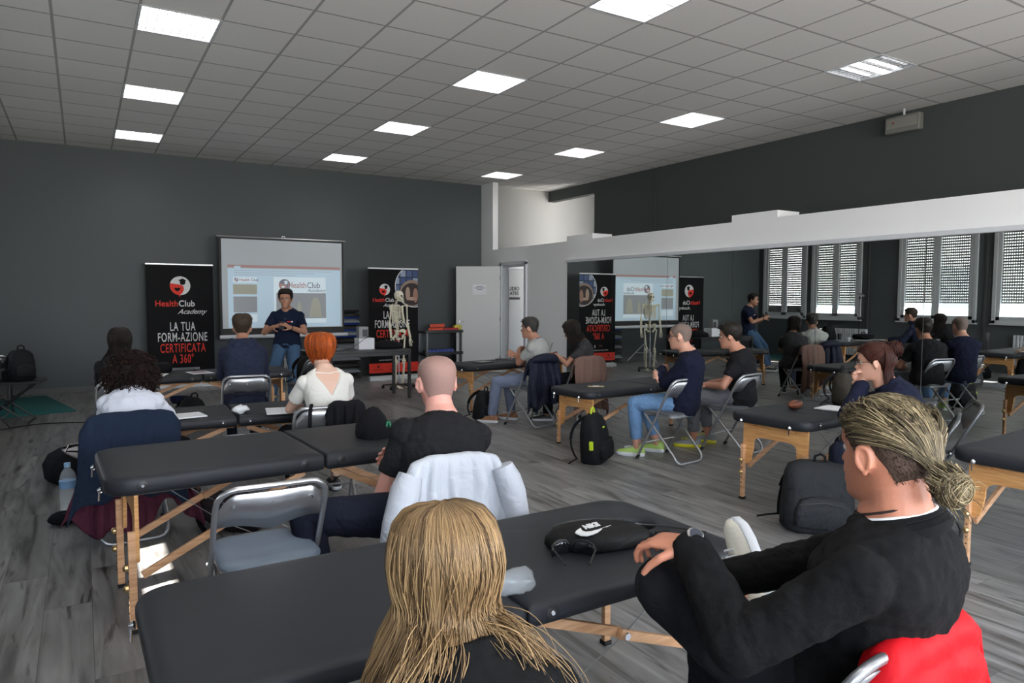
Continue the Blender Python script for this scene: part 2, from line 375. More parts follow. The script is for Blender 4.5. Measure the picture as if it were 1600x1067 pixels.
# corridor door with a sign
r2_ = tag(G().box((7.62, YF-.02, 1.03), (.86, .05, 2.06)).build('door_2', mat('door_grey_white', srgb(170, 170, 168), .5), smooth=False, bevel=.004), kind='structure')
struct('door_frame_2', G().box((7.16, YF-.03, 1.06), (.07, .07, 2.12)).box((8.08, YF-.03, 1.06), (.07, .07, 2.12)).box((7.62, YF-.03, 2.1), (.99, .07, .07)), M_TRIM, smooth=False)
M_INK = mat('black_ink', (.01, .01, .01, 1), .6)
M_TW = mat('print_white', srgb(225, 225, 225), .7); M_TR = mat('print_red', srgb(225, 52, 34), .7)
sg = thing('door_sign', 'black lettered studio sign stuck on the grey door down the corridor', 'sign', (7.70, YF-.05, 1.62))
text('lettering', 'STUDIO', .105, M_INK, sg, (0, 0, 0), sx=1.0, bold=.002)
text('lettering', 'PILATES', .105, M_INK, sg, (0, 0, -.10), sx=.93, bold=.002)
G().box((0, 0, -.17), (.4, .004, .05)).build('bar', M_INK, sg, smooth=False)
# paper notice on the open leaf
lm = root.matrix_basis.copy()
def leafpt(x, y, z):
    c, s_ = math.cos(root.rotation_euler.z), math.sin(root.rotation_euler.z); return (root.location.x+c*x-s_*y, root.location.y+s_*x+c*y, z)
pn = thing('paper_notice', 'white sheet of paper with printed lines taped to the open white door', 'notice', leafpt(.40, .024, 1.62)); pn.rotation_euler = (0, 0, root.rotation_euler.z+math.pi)
G().box((0, 0, 0), (.27, .002, .2)).build('sheet', M_PAPER, pn, smooth=False)
g = G()
for z, w_ in ((.06, .12), (.03, .2), (.0, .1)): g.box((0, -.002, z), (w_, .001, .009))
g.build('printed_lines', mat('ink_blue', srgb(70, 75, 110), .7), pn, smooth=False)
# mirror panels along the partition
js = [9.67, 8.47, 7.29, 6.12, 4.94, 3.76, 2.58, 1.40, .22, -.96, -2.14]
g0 = 'mirror panels along the partition'
for i in range(len(js)-1):
    o = G().box((XP-.006, (js[i]+js[i+1])/2, 1.055), (.006, js[i]-js[i+1]-.006, 1.99)).build('mirror_panel', M_MIRROR, smooth=False)
    tag(o, 'tall frameless mirror panel fixed side by side along the white partition', 'mirror', g0)
struct('trim_4', G().box((XP-.02, (9.67-2.14)/2, 2.075), (.04, 11.83, .05)), M_TRIM, smooth=False, bevel=.006)
struct('baseboard_partition', G().box((XP-.01, (10.9-2.5)/2, .03), (.02, 13.4, .06)), mat('skirting', srgb(120, 122, 122), .5), smooth=False)
struct('baseboard_front', G().box(((XL+XP)/2, YF-.01, .04), (XP-XL, .02, .08)), mat('skirting_dark', srgb(86, 88, 88), .5), smooth=False)
# window wall on the left
wins = [(11.2, 12.5, .12, 0), (9.75, 11.06, .26, 1), (7.27, 8.88, .33, 1), (5.35, 6.98, .33, 1), (2.75, 4.15, .28, 1), (.85, 2.25, .12, 1), (-2.7, -1.1, 2.0, 1)]
zs, ztw = .98, 3.0
g = G(); g.box((XL-.1, (YB+YF)/2, zs/2), (.2, YF-YB, zs)).box((XL-.1, (YB+YF)/2, (ztw+ZC)/2), (.2, YF-YB, ZC-ztw))
ed = [YB] + [q for w_ in sorted(wins) for q in (w_[0]+.03, w_[1]-.03)] + [YF]
for i in range(0, len(ed), 2): g.box((XL-.1, (ed[i]+ed[i+1])/2, (zs+ztw)/2), (.2, ed[i+1]-ed[i], ztw-zs))
struct('wall_left', g, M_WALL, smooth=False)
M_GLASS = mat('window_glass', (1, 1, 1, 1), 0.0)
n_ = M_GLASS.node_tree; tr_ = n_.nodes.new('ShaderNodeBsdfTransparent'); mx_ = n_.nodes.new('ShaderNodeMixShader'); mx_.inputs[0].default_value = .06; gl_ = n_.nodes.new('ShaderNodeBsdfGlossy'); gl_.inputs['Roughness'].default_value = 0
n_.links.new(tr_.outputs[0], mx_.inputs[1]); n_.links.new(gl_.outputs[0], mx_.inputs[2]); n_.links.new(mx_.outputs[0], n_.nodes['Material Output'].inputs[0])
for i, (y0, y1, gap, op) in enumerate(wins):
    g = G(); x = XL+.02; yc = (y0+y1)/2
    for a, b_ in ((y0, y0+.07), (y1-.07, y1)): g.box((x, (a+b_)/2, (zs+ztw)/2), (.06, b_-a, ztw-zs+.04))
    g.box((x, yc, zs+.02), (.06, y1-y0, .08)).box((x, yc, ztw), (.06, y1-y0, .07)).box((x+.02, yc, zs-.02), (.1, y1-y0+.04, .03))
    wr = struct('window_%d' % (i+1), g, M_FRAME, smooth=False, bevel=.005)
    for s_, (a, b_) in enumerate(((y0+.07, yc), (yc, y1-.07))):
        g = G(); xx = XL+.015; fw = .075
        g.box((xx, a+fw/2, (zs+ztw)/2), (.05, fw, ztw-zs-.08)).box((xx, b_-fw/2, (zs+ztw)/2), (.05, fw, ztw-zs-.08)).box((xx, (a+b_)/2, zs+.095), (.05, b_-a, fw)).box((xx, (a+b_)/2, ztw-.07), (.05, b_-a, fw))
        sh = g.build('sash', M_FRAME, wr, smooth=False, bevel=.004)
        G().box((xx, (a+b_)/2, (zs+ztw)/2), (.004, b_-a-.1, ztw-zs-.1)).build('glass_pane', M_GLASS, sh, smooth=False)
    # perforated roller shutter: strips between rows of slots
    g = G(); zb = zs+.06+gap; xx = XL-.12; pitch = .058
    z = zb
    if not op: g.box((xx, yc, z-.02), (.014, y1-y0, .3)); z += .14
    while z < ztw and gap < 1.5:
        g.box((xx, yc, z+.017), (.04, y1-y0, .034))
        y = y0
        while y < y1: g.box((xx, y+.007, z+.046), (.034, .014, .024)); y += .042
        z += pitch
    if len(g.v): g.build('roller_shutter', M_SHUT, wr, smooth=False)
    # strap box beside the window
    if 0 < i < 5:
        st = G().box((XL+.02, y0-.16, 1.6), (.03, .05, 2.3)).build('strap_guide', M_WALL2, wr, smooth=False, bevel=.005)
for i, (x0, x1) in enumerate(((-.7, 2.6), (4.2, 6.9))):  # unseen back windows, added to let more daylight into the room
    g = G(); yy = YB-.05
    g.box(((x0+x1)/2, yy, .94), (x1-x0, .08, .1)).box(((x0+x1)/2, yy, 3.02), (x1-x0, .08, .1))
    for k in range(4): g.box((x0+.05+(x1-x0-.1)*k/3, yy, 1.98), (.09, .08, 2.1))
    struct('window_%d' % (8+i), g, M_FRAME, smooth=False)
# daylight portals in the window openings
def portal(x, y, z, sx, sy, rot):
    l = bpy.data.lights.new('daylight_portal', 'AREA'); l.shape = 'RECTANGLE'; l.size = sx; l.size_y = sy; l.cycles.is_portal = True
    o = bpy.data.objects.new('daylight_portal', l); COL.objects.link(o); o.location = (x, y, z); o.rotation_euler = rot
for (y0, y1, gap, op) in wins[1:]:
    portal(XL-.16, (y0+y1)/2, zs+.06+min(gap, 2)/2, min(gap, 2)+.06, y1-y0, (0, R(-90), 0))
portal(.95, YB-.16, 1.98, 3.3, 2.1, (R(90), 0, 0)); portal(5.55, YB-.16, 1.98, 2.7, 2.1, (R(90), 0, 0))
# what lies outside the left windows: pale yard, and a low building added to dim the view through the shutters
struct('ground_outside', G().add([(-14, -12, -.35), (XL-.25, -12, -.35), (XL-.25, 20, -.35), (-14, 20, -.35)], [(0, 1, 2, 3)]), mat('yard', srgb(214, 210, 200), .9, var=.15, scale=2))
bl = thing('building', 'pale low building added across the yard to dim the view through the window shutters', 'building', (-11.5, 9, -.35))
G().box((0, 0, 2.6), (3, 16, 5.2)).build('wall', mat('render_pale', srgb(214, 208, 194), .9, var=.1, scale=1), bl, smooth=False); G().box((.1, 0, 5.25), (3.4, 16.4, .12)).build('roof', mat('roof', srgb(120, 90, 76), .8), bl, smooth=False)
for k in range(5):
    G().box((1.51, -6+3*k, 2.2), (.04, 1.1, 1.3)).build('window', mat('far_glass', srgb(70, 80, 84), .2), bl, smooth=False)
hd = tag(G().loft([[V((x_, y_, z_)) for x_, y_ in rrect(-9.2-.4*s_, -9.2+.4*s_, 2-.3*s_, 15+.3*s_, .2, 4)] for z_, s_ in ((-.35, 1), (.4, 1.05), (.75, .9), (.85, .4))]).build('hedge', mat('leaves', srgb(70, 92, 52), .9, var=.5, scale=20), disp=.25, dscale=.3, angle=180), 'low green hedge before the pale building outside the windows', 'hedge')
# radiators under the windows
for (y0, y1) in ((9.55, 10.45), (5.6, 6.6), (7.5, 8.4)):
    rd = thing('radiator', None, 'radiator', (XL+.07, (y0+y1)/2, 0))
    rd['label'] = {9.55: 'white column radiator below the second window from the screen wall', 5.6: 'white column radiator below the fourth window from the screen wall', 7.5: 'white column radiator below the third window from the screen wall'}[y0]
    g = G(); n_ = int((y1-y0)/.06)
    for k in range(n_): g.box((0, -(y1-y0)/2+.03+k*.06, .45), (.08, .05, .62))
    g.build('fins', M_TRIM, rd, smooth=False, bevel=.012)
    G().tube([(0, -(y1-y0)/2-.04, .18), (0, (y1-y0)/2, .18)], .012).tube([(0, -(y1-y0)/2-.04, .18), (0, -(y1-y0)/2-.04, 0)], .01).build('pipe', M_TRIM, rd)
# ------------------------------------------------------------------ ceiling lights
M_EMI = mat('lamp_glow', (1, .985, .96, 1), emis=LAMP); M_LOUV = mat('lamp_louvre', (.8, .8, .8, 1), .25, metal=.8)
proto = None
ords = {0: 'nearest the windows', 1: 'in the middle', 2: 'nearest the mirrors'}
for ci, (x0, x1) in enumerate(LX):
    for ri, (y0, y1) in enumerate(LY):
        half = (ci == 2 and ri == 2)
        lab = 'square recessed ceiling light, row %s, %s' % (ords[ci], ('farthest behind the audience', 'fifth from the screen wall', 'fourth from the screen wall', 'third from the screen wall', 'second from the screen wall', 'closest to the screen wall')[ri])
        if half: lab = 'recessed ceiling light with only its middle tube lit, near the emergency light box'
        if proto is None or half:
            t = thing('ceiling_light', lab, 'light', ((x0+x1)/2, (y0+y1)/2, ZC), 0, None)
            g = G(); d = .295
            for sx, sy, wx, wy in ((-d, 0, .02, .6), (d, 0, .02, .6), (0, -d, .6, .02), (0, d, .6, .02)): g.box((sx, sy, .04), (wx, wy, .09))
            g.box((0, 0, .09), (.6, .6, .01)); g.build('housing', M_TRIM, t, smooth=False)
            if half: G().box((0, 0, .05), (.56, .13, .03)).build('lamp_tube', M_EMI, t, smooth=False)
            else: G().box((0, 0, .055), (.56, .56, .02)).build('diffuser', M_EMI, t, smooth=False)
            g = G()
            for k in range(1, 5): g.box((0, -.29+.58*k/5, .02), (.57, .008 if k % 2 else .012, .035))
            for k in range(1, 9): g.box((-.29+.58*k/9, 0, .02), (.006, .57, .03))
            g.build('louvre', M_LOUV, t, smooth=False)
            if not half: proto = t
        else:
            t = copy_tree(proto); t.location = ((x0+x1)/2, (y0+y1)/2, ZC); t['label'] = lab
        t['group'] = 'recessed ceiling lights'
# emergency light box hanging under the ceiling at the right wall
t = thing('emergency_light', 'grey emergency light box mounted high on the dark wall', 'light', (8.52, 4.9, 3.56))
G().box((0, 0, 0), (.1, .42, .2)).build('housing', mat('em_grey', srgb(112, 112, 108), .5), t, bevel=.015)
G().box((-.052, 0, .01), (.01, .36, .12)).build('lens', mat('em_lens', srgb(130, 128, 122), .3), t, bevel=.004)
G().tube([(0, 0, .1), (0, 0, .18)], .012).build('bracket', M_TRIM, t)
G().ell((-.058, .1, .02), .012).build('indicator', mat('ind_red', (.3, .02, .02, 1), .4), t)
# ------------------------------------------------------------------ massage tables
def pad_half(a, b, W, z, th, ro, ri, outer, hole=None):
    """one upholstered half from x=a to x=b; outer: -1 the rounded end is at a, +1 at b"""
    r4 = [ri, ri, ro, ro] if outer < 0 else [ro, ro, ri, ri]
    def ring(inset, zz):
        rr = [max(q-inset, .004) for q in r4]
        return [V((x, y, zz)) for x, y in rrect(a+inset, b-inset, -W/2+inset, W/2-inset, rr, 8)]
    e = .022; prof = [(e*.9, z-th), (.004, z-th+.008), (0, z-th+.03), (0, z-e), (e*.3, z-e*.35), (e, z-.003), (e*2.2, z)]
    g = G(); rings = [ring(i_, zz) for i_, zz in prof]
    if not hole: return g.loft(rings)
    g.loft(rings, cap=False); n = len(rings[0])
    hx, hy, ha, hb = hole; hr = lambda k, zz: [V((hx+(ha+k)*math.cos(2*math.pi*i/32), hy+(hb+k)*math.sin(2*math.pi*i/32), zz)) for i in range(32)]
    hh = [hr(.02, z), hr(.006, z-.006), hr(0, z-.02), hr(0, z-th+.01), hr(.004, z-th)]
    k0 = len(g.v); g.loft(hh, cap=False)
    bm = bmesh.new(); vs = [bm.verts.new(q) for q in g.v]
    for f in g.f: bm.faces.new([vs[i] for i in f])
    bm.edges.ensure_lookup_table()
    for (o0, h0) in ((len(prof)-1)*n, k0), (0, k0+4*32):
        E_ = [bm.edges.get((vs[o0+i], vs[o0+(i+1) % n])) for i in range(n)] + [bm.edges.get((vs[h0+i], vs[h0+(i+1) % 32])) for i in range(32)]
        bmesh.ops.triangle_fill(bm, use_beauty=True, edges=[e_ for e_ in E_ if e_])
    bm.verts.index_update(); g.v = [v.co.copy() for v in bm.verts]; g.f = [tuple(v.index for v in f.verts) for f in bm.faces]; g.m = [0]*len(g.f); bm.free()
    return g
def table(label, x, y, rz, zt, L=1.88, W=.64, th=.075, hole=None, plug=None, holders=True):
    t = thing('massage_table', label, 'massage table', (x, y, 0), rz, 'folding massage tables'); t['group'] = 'folding massage tables'
    zb = zt-th; c = L/2
    pad_half(0, c-.003, W, zt, th, .11, .012, -1).build('cushion', M_VINYL, t, angle=60)
    pad_half(c+.003, L, W, zt, th, .11, .012, 1, hole).build('cushion', M_VINYL, t, angle=60)
    if plug:
        g = G(); g.tube([(plug[0]+.10*math.cos(q*math.pi/16), plug[1]+.075*math.sin(q*math.pi/16), zt+.001) for q in range(32)], .004, 6, closed=True); g.build('face_hole_cover', M_BLACK, t)
    # wooden rails under each half
    g = G()
    for s in (-1, 1): g.bar((.08, s*(W/2-.17), zb-.015), (c-.01, s*(W/2-.17), zb-.015), .025, .03).bar((c+.01, s*(W/2-.17), zb-.015), (L-.08, s*(W/2-.17), zb-.015), .025, .03)
    g.build('rail', M_BEECH, t, smooth=False)
    hw = W/2-.065; ph = .30
    for ex, d in ((.12, 1), (L-.12, -1)):
        # end panel with its arched cut-out
        top = zb-.004; leg = .085
        po = [(-hw, top), (-hw, top-ph), (-hw+.03, top-ph-.012), (-hw+leg*.75, top-ph+.01), (-hw+leg, top-ph*.62)]
        po += [(-hw+leg+.07-.07*math.cos(R(q))+.0, top-.105-.04+.04*math.sin(R(q))) for q in (0, 30, 60, 90)]
        pr = [(-a, b) for a, b in po][::-1]
        poly = po + pr
        M = Matrix(((0, 0, 1, ex-.009), (1, 0, 0, 0), (0, 1, 0, 0), (0, 0, 0, 1)))
        G().prism(poly, .018, M).build('end_panel', M_BEECH, t, smooth=False, bevel=.003)
        for s in (-1, 1):
            g = G(); g.bar((ex-d*.02, s*(hw-.012), .015), (ex-d*.02, s*(hw-.012), zb-.17), .024, .032)
            lg = g.build('leg', M_BEECH2, t, smooth=False, bevel=.003)
            G().box((ex-d*.02, s*(hw-.012), .0085), (.034, .036, .017)).build('rubber_foot', M_RUB, lg, smooth=False)
            k = G()
            for zz in (.20, .29): k.lathe([(0, 0), (.017, 0), (.017, .012), (.008, .02), (0, .02)], (ex-d*.038, s*(hw-.012), zz), 10, M=Matrix.Rotation(R(-90*d), 3, 'Y'))
            k.build('knob', M_BRASS, lg)
            h = G()
            for q in range(6): h.lathe([(0, 0), (.004, 0), (.004, .003), (0, .003)], (ex-d*.036, s*(hw-.012), .09+q*.035), 6, M=Matrix.Rotation(R(-90*d), 3, 'Y'))
            h.build('holes', M_RUB, lg, smooth=False)
            # folding brace in two bars
            a_ = V((ex+d*.02, s*(hw-.03), .24)); e_ = V((ex+d*.74, s*(hw-.03), zb-.02))
            b_ = a_.lerp(e_, .48)
            G().bar(a_, b_+(b_-a_)*.06, .02, .032).bar(b_+V((0, -s*.022, 0)), e_+V((0, -s*.022, 0)), .02, .032).build('brace', M_BEECH2, t, smooth=False, bevel=.002)
            G().lathe([(0, 0), (.012, 0), (.012, .008), (0, .008)], b_+V((0, s*.012, 0)), 10, M=Matrix.Rotation(R(-90*s), 3, 'X')).build('pivot', M_CHROME, t)
            G().tube([b_, (ex+d*.12, s*(hw-.03), zb)], .0022, 5).tube([b_, (c, s*(hw-.03), .16+.0*s)], .0022, 5).build('cable', M_STEEL, t)
        # corner clips on the short side
        g = G()
        for s in (-1, 1):
            x0 = 0 if d > 0 else L
            g.lathe([(0, 0), (.012, 0), (.014, .006), (.006, .018), (0, .018)], (x0-d*.001, s*(W/2-.13), zb+.016), 10, M=Matrix.Rotation(R(-90*d), 3, 'Y'))
            g.tube([(x0-d*.012, s*(W/2-.13), zb+.016), (x0-d*.014, s*(W/2-.13), zb-.03)], .004, 6)
        g.build('corner_clip', M_CHROME, t)
    for x_ in ([.14, c-.10, c+.08, L-.14]):
        for s in (-1, 1):
            Mx = Matrix.Rotation(R(-90*s), 3, 'X')
            bb = G().lathe([(.0, 0), (.02, 0), (.021, .003), (.015, .005), (0, .005)], (x_, s*(W/2-.001), zt-th*.5), 14, M=Mx).build('socket', M_BLACK, t)
            G().lathe([(0, 0), (.008, 0), (.006, .004), (0, .004)], (x_, s*(W/2+.003), zt-th*.5), 10, M=Mx).build('rivet', M_CHROME, bb)
    return t
T1 = table('long black massage table in the foreground with sunglasses and a waist bag on it', -.0+.105, 1.94, .9, .60, 1.84, .72, hole=(1.66, .03, .085, .07))
T2 = table('black massage table behind the empty silver folding chair, a black beanie on it', .04, 3.67, 2.4, .70, 1.86, .74, th=.085)
T3 = table('black massage table in front of the curly haired woman, notebook and tissue on it', 0, 5.56, -3, .62, 1.86, .68)
T4 = table('black massage table in front of the man in the navy hoodie, nearest the presenter', .12, 8.2, 0, .65, 1.86, .68)
T5 = table('black massage table near the white door with a tablet on it', 4.06, 8.08, 10, .60, 1.86, .62)
T6 = table('black massage table with a phone lying on it, lime trimmed backpack beside', 3.96, 5.47, 5, .58, 1.88, .62)
T7 = table('black massage table with a brown glasses case and white notepad on it', 3.98, 3.18, 4, .65, 1.90, .64, plug=(.42, -.08))
T8 = table('black massage table with nothing on its pad, next to the empty dark chair', 4.0, 1.66, 3, .655, 1.9, .66, plug=(.40, 0))

# ------------------------------------------------------------------ folding chairs
def chair(label, x, y, rz, metal=None, seatm=None, H=.745, zs_=.43, hidden=False):
    metal = metal or M_STEEL; seatm = seatm or M_SEATG
    t = thing('folding_chair', label, 'chair', (x, y, 0), rz, 'folding chairs')
    w_ = .205; rr = .0115
    ln = lambda z: .20 - .40*(z/H)         # slope of the front leg / back post line
    def side(s): return [(s*w_, ln(0), .012), (s*w_, ln(.3), .3), (s*w_, ln(H-.09), H-.09)]
    corner = lambda s: [(s*(w_-.07+.07*math.cos(R(q))), ln(H-.07+.07*math.sin(R(q))), H-.07+.07*math.sin(R(q))) for q in ((20, 45, 70, 90) if s > 0 else (90, 70, 45, 20))]
    G().tube(side(1)+corner(1)+corner(-1)+side(-1)[::-1], rr, 10).build('back_frame', metal, t)
    c2 = lambda s: [(s*(w_-.025-.06+.06*math.cos(R(q))), -.235+.06*(1-math.sin(R(q)))*.5, .012+.06*(1-math.sin(R(q)))) for q in ((0, 30, 60, 90) if s > 0 else (90, 60, 30, 0))]
    G().tube([((w_-.025), .13, zs_-.02), (w_-.025, -.19, .09)]+c2(1)+c2(-1)+[(-(w_-.025), -.19, .09), (-(w_-.025), .13, zs_-.02)], rr, 10).build('rear_leg_frame', metal, t)
    G().tube([(-w_, ln(.16), .16), (w_, ln(.16), .16)], .008, 8).build('cross_bar', metal, t)
    for s in (-1, 1):
        G().tube([(s*w_, ln(0)+.002, 0), (s*w_, ln(.035), .035)], .015, 10).build('foot_cap', M_RUB, t)
    g = G(); g.lathe([(0, 0), (.007, 0), (.007, .006), (0, .006)], (w_+.01, ln(zs_)*.6, zs_*.98), 8, M=Matrix.Rotation(R(90), 3, 'Y')).lathe([(0, 0), (.007, 0), (.007, .006), (0, .006)], (-w_-.01, ln(zs_)*.6, zs_*.98), 8, M=Matrix.Rotation(R(-90), 3, 'Y'))
    g.build('pivot', M_CHROME, t)
    # seat: padded, rim underneath
    def ring(i_, z): return [V((x_, y_, z)) for x_, y_ in rrect(-.19+i_, .19-i_, -.19+i_, .20-i_, [.07, .09, .09, .07], 6)]
    G().loft([ring(.02, zs_-.005), ring(.0, zs_), ring(0, zs_+.012), ring(.012, zs_+.022), ring(.05, zs_+.027)]).build('seat', seatm, t, angle=60)
    G().loft([ring(.004, zs_-.02), ring(.004, zs_+.004)]).build('seat_pan', metal, t, angle=60)
    # curved pressed back plate
    n = 20; top = []; bot = []
    for i in range(n+1):
        u = -1+2*i/n; x_ = u*(w_-.006); cz = H-.02-(.045*max(0, abs(u)-.72)/.28)**1 - .03*max(0, (abs(u)-.8)/.2)**2
        zb_ = H-.16-.022*math.cos(u*math.pi)*(1-abs(u))*1.2
        cv = -.018*(1-u*u)
        top.append(V((x_, ln(cz)+cv, cz))); bot.append(V((x_, ln(zb_)+cv, zb_)))
    g = G(); g.loft([top, [a.lerp(b, .5) for a, b in zip(top, bot)], bot], cap=False, closed=False)
    bk = g.build('backrest', metal, t, solid=.004)
    for u in (-.7, 0, .7): G().lathe([(0, 0), (.009, 0), (.007, .004), (0, .004)], (u*w_, ln(H-.07)-.018*(1-u*u)-.003, H-.07), 10, M=Matrix.Rotation(R(90), 3, 'X')).build('rivet', M_CHROME, bk)
    return t
def chairmat(t):
    return Matrix.Translation(t.location) @ Matrix.Rotation(t.rotation_euler.z, 4, 'Z')
C_empty = chair('empty silver folding chair with a blue grey seat behind the foreground table', .60, 2.90, 0, M_CHROME if 0 else mat('bright_steel', (.55, .55, .57, 1), .28, metal=.9), M_SEATB)
C_bald = chair('folding chair under the bald man, covered by his light grey hoodie', 1.33, 2.80, -6)
C_curly = chair('silver folding chair of the curly haired woman hung with navy and maroon jackets', .22, 4.88, 3)
C_red = chair('grey folding chair of the red haired woman with a black jacket over its back', 1.36, 4.66, -8)
C_hood = chair('grey folding chair under the man in the navy hoodie', 1.27, 6.82, -6)
C_dark = chair('folding chair under the long dark haired woman near the screen banner', .28, 6.88, 0)
C_gray = chair('folding chair hung with a navy puffer jacket under the man in the pale polo shirt', 4.36, 6.74, 12)
C_brn = chair('folding chair draped with a brown coat under the writing woman', 4.95, 6.62, 4)
C_glass = chair('grey folding chair under the man with glasses and light jeans', 4.50, 4.63, 6)
C_black = chair('grey folding chair under the dark haired man in a black tee, tube back uncovered', 5.28, 4.60, 10)
C_bunr = chair('folding chair under the woman with the dark red bun at the notepad table', 4.40, 2.36, 25, M_DSTEEL)
C_emp2 = chair('empty dark grey folding chair between the two tables at the mirrors', 5.10, 2.58, 35, M_DSTEEL)
C_bun = chair('folding chair in the foreground with a red quilted jacket over its back', 1.42, .97, 3)
C_blonde = chair('folding chair under the long haired blonde woman in the foreground', .52, .92, -5)
C_pres = chair('dark folding chair at the end of the presenter table with a black bag on it', 2.28, 8.35, 25, M_DSTEEL)

def drape(name, label, cat, ch, m, wt=.46, wb=.6, lb=.5, lf=.25, folds=6, amp=.02, seed=1, flare=0, sk=0, th=.012, H=.765, x0=0, quilt=0, rag=.03):
    """garment hung over a chair back, chair coordinates"""
    rnd = random.Random(seed); ph = [rnd.uniform(0, 6.28) for _ in range(6)]
    t = thing(name, label, cat, ch.location, math.degrees(ch.rotation_euler.z))
    nu, nv = 56, 44; rings = []
    tot = lf+lb
    for i in range(nv+1):
        d = -lf + tot*i/nv; row = []
        for j in range(nu+1):
            u = -1+2*j/nu
            e = max(0., d)/max(lb, .01)
            wid = (wt + (wb-wt)*e)/2
            lb_u = 1 + rag*math.sin(u*4+ph[1]) + rag*.7*math.sin(u*9+ph[2])
            dd = d*lb_u
            x = x0+u*wid + sk*e + .008*math.sin(dd*14+ph[3]+u*2)
            arch = .035*max(0, abs(u)-.55)/.45
            zt_ = H - arch - .05*max(0, abs(u)-.85)/.15
            f = amp*(.15+e)*(math.sin(folds*u*1.57*2+ph[0]+1.3*e)+.5*math.sin(folds*u*4.1+ph[4]-e))
            if quilt: f += .006*abs(math.sin(dd*math.pi/quilt))
            rad = .022
            if dd < -rad*1.57: y = -.20+rad+.012+.38*(-dd-rad*1.57)*.45; z = zt_-rad-(-dd-rad*1.57)*.95
            elif dd < rad*1.57:
                a = dd/rad; y = -.20-rad*math.sin(a); z = zt_-rad+rad*math.cos(a)
            else:
                q = dd-rad*1.57; y = -.20-rad-.012*(1-math.exp(-q*8))-flare*q-abs(f)*1.0-f*.6; z = zt_-rad-q
            row.append(V((x, y, max(z, .015))))
        rings.append(row)
    G().loft(rings, cap=False, closed=False).build('fabric', m, t, solid=th, disp=.012, dscale=.09, angle=180)
    return t
M_HOODG = cloth('hoodie_pale_grey', srgb(186, 190, 198), .5)
M_NAVYC = cloth('jacket_navy', srgb(26, 37, 56), .4)
M_MAROON = cloth('jacket_maroon', srgb(82, 40, 56), .5)
M_PUFF = cloth('puffer_navy', srgb(22, 27, 44), .3, rough=.6)
M_BROWNC = cloth('coat_brown', srgb(112, 88, 80), .3)
M_BLKC = cloth('jacket_black', srgb(20, 20, 24), .5)
M_REDC = cloth('jacket_red', srgb(190, 12, 24), .35, rough=.6)
d1 = drape('hoodie', 'pale grey hoodie hung over the chair behind the bald man', 'hoodie', C_bald, M_HOODG, .44, .62, .56, .18, 5, .03, 3, H=.80)
g = G(); g.tube(bez([(-.20, -.235, .74), (-.29, -.27, .55), (-.30, -.27, .30), (-.29, -.25, .12)], 10), [.05, .06, .062, .06, .058, .055, .055, .052, .05, .048, .042], 12); g.build('sleeve', M_HOODG, d1, disp=.02, dscale=.08)
g = G(); g.tube(bez([(.20, -.235, .74), (.28, -.27, .55), (.29, -.27, .30), (.27, -.25, .15)], 10), [.05, .058, .06, .058, .056, .055, .055, .052, .05, .045, .04], 12); g.build('sleeve', M_HOODG, d1, disp=.02, dscale=.08)
drape('maroon_jacket', 'maroon jacket hanging lowest on the curly haired woman\'s chair', 'jacket', C_curly, M_MAROON, .40, .74, .62, .2, 5, .03, 9, H=.735, rag=.12)
drape('navy_jacket', 'navy jacket hung over the maroon one behind the curly haired woman', 'jacket', C_curly, M_NAVYC, .50, .60, .48, .2, 3, .012, 5, flare=.26, sk=-.04, H=.778, rag=.06)
drape('black_jacket', 'black jacket bunched over the red haired woman\'s chair back', 'jacket', C_red, M_BLKC, .24, .28, .22, .14, 4, .02, 7, x0=.12, H=.775, th=.02)
d2 = drape('puffer_jacket', 'navy puffer jacket with quilted lining on the pale polo man\'s chair', 'jacket', C_gray, M_PUFF, .46, .58, .55, .2, 4, .035, 11, H=.79, quilt=.055, th=.025, rag=.08)
g = G(); g.tube(bez([(-.20, -.22, .76), (-.06, -.30, .80), (.10, -.30, .80), (.2, -.22, .74)], 10), [.02, .04, .05, .055, .055, .055, .055, .055, .05, .04, .02], 12); g.build('hood', M_PUFF, d2, disp=.02, dscale=.05)
d3 = drape('brown_coat', 'brown wool coat hung over the chair back of the writing woman', 'coat', C_brn, M_BROWNC, .46, .50, .62, .2, 4, .02, 13, H=.79, rag=.02)
d4 = drape('red_jacket', 'red quilted jacket over the nearest chair back', 'jacket', C_bun, M_REDC, .36, .52, .5, .12, 2, .008, 17, x0=.06, H=.775, quilt=.075, th=.025, flare=.1, rag=.0)
drape('dark_jumper', 'dark navy jumper laid over the hoodie man\'s chair seat back', 'jumper', C_hood, cloth('jumper_navy', srgb(22, 26, 40), .4), .36, .36, .04, .02, 3, .01, 19, H=.60)
# strap of the shoulder bag on the red haired woman's chair
sb = thing('bag_strap', 'black shoulder strap looped over the grey chair back of the red haired woman', 'strap', C_red.location, math.degrees(C_red.rotation_euler.z))
G().tube([(-.10, -.12, .60), (-.10, -.17, .755), (-.10, -.20, .765), (-.11, -.215, .74), (-.12, -.22, .50)], .012, 6).build('webbing', M_BLKC, sb)

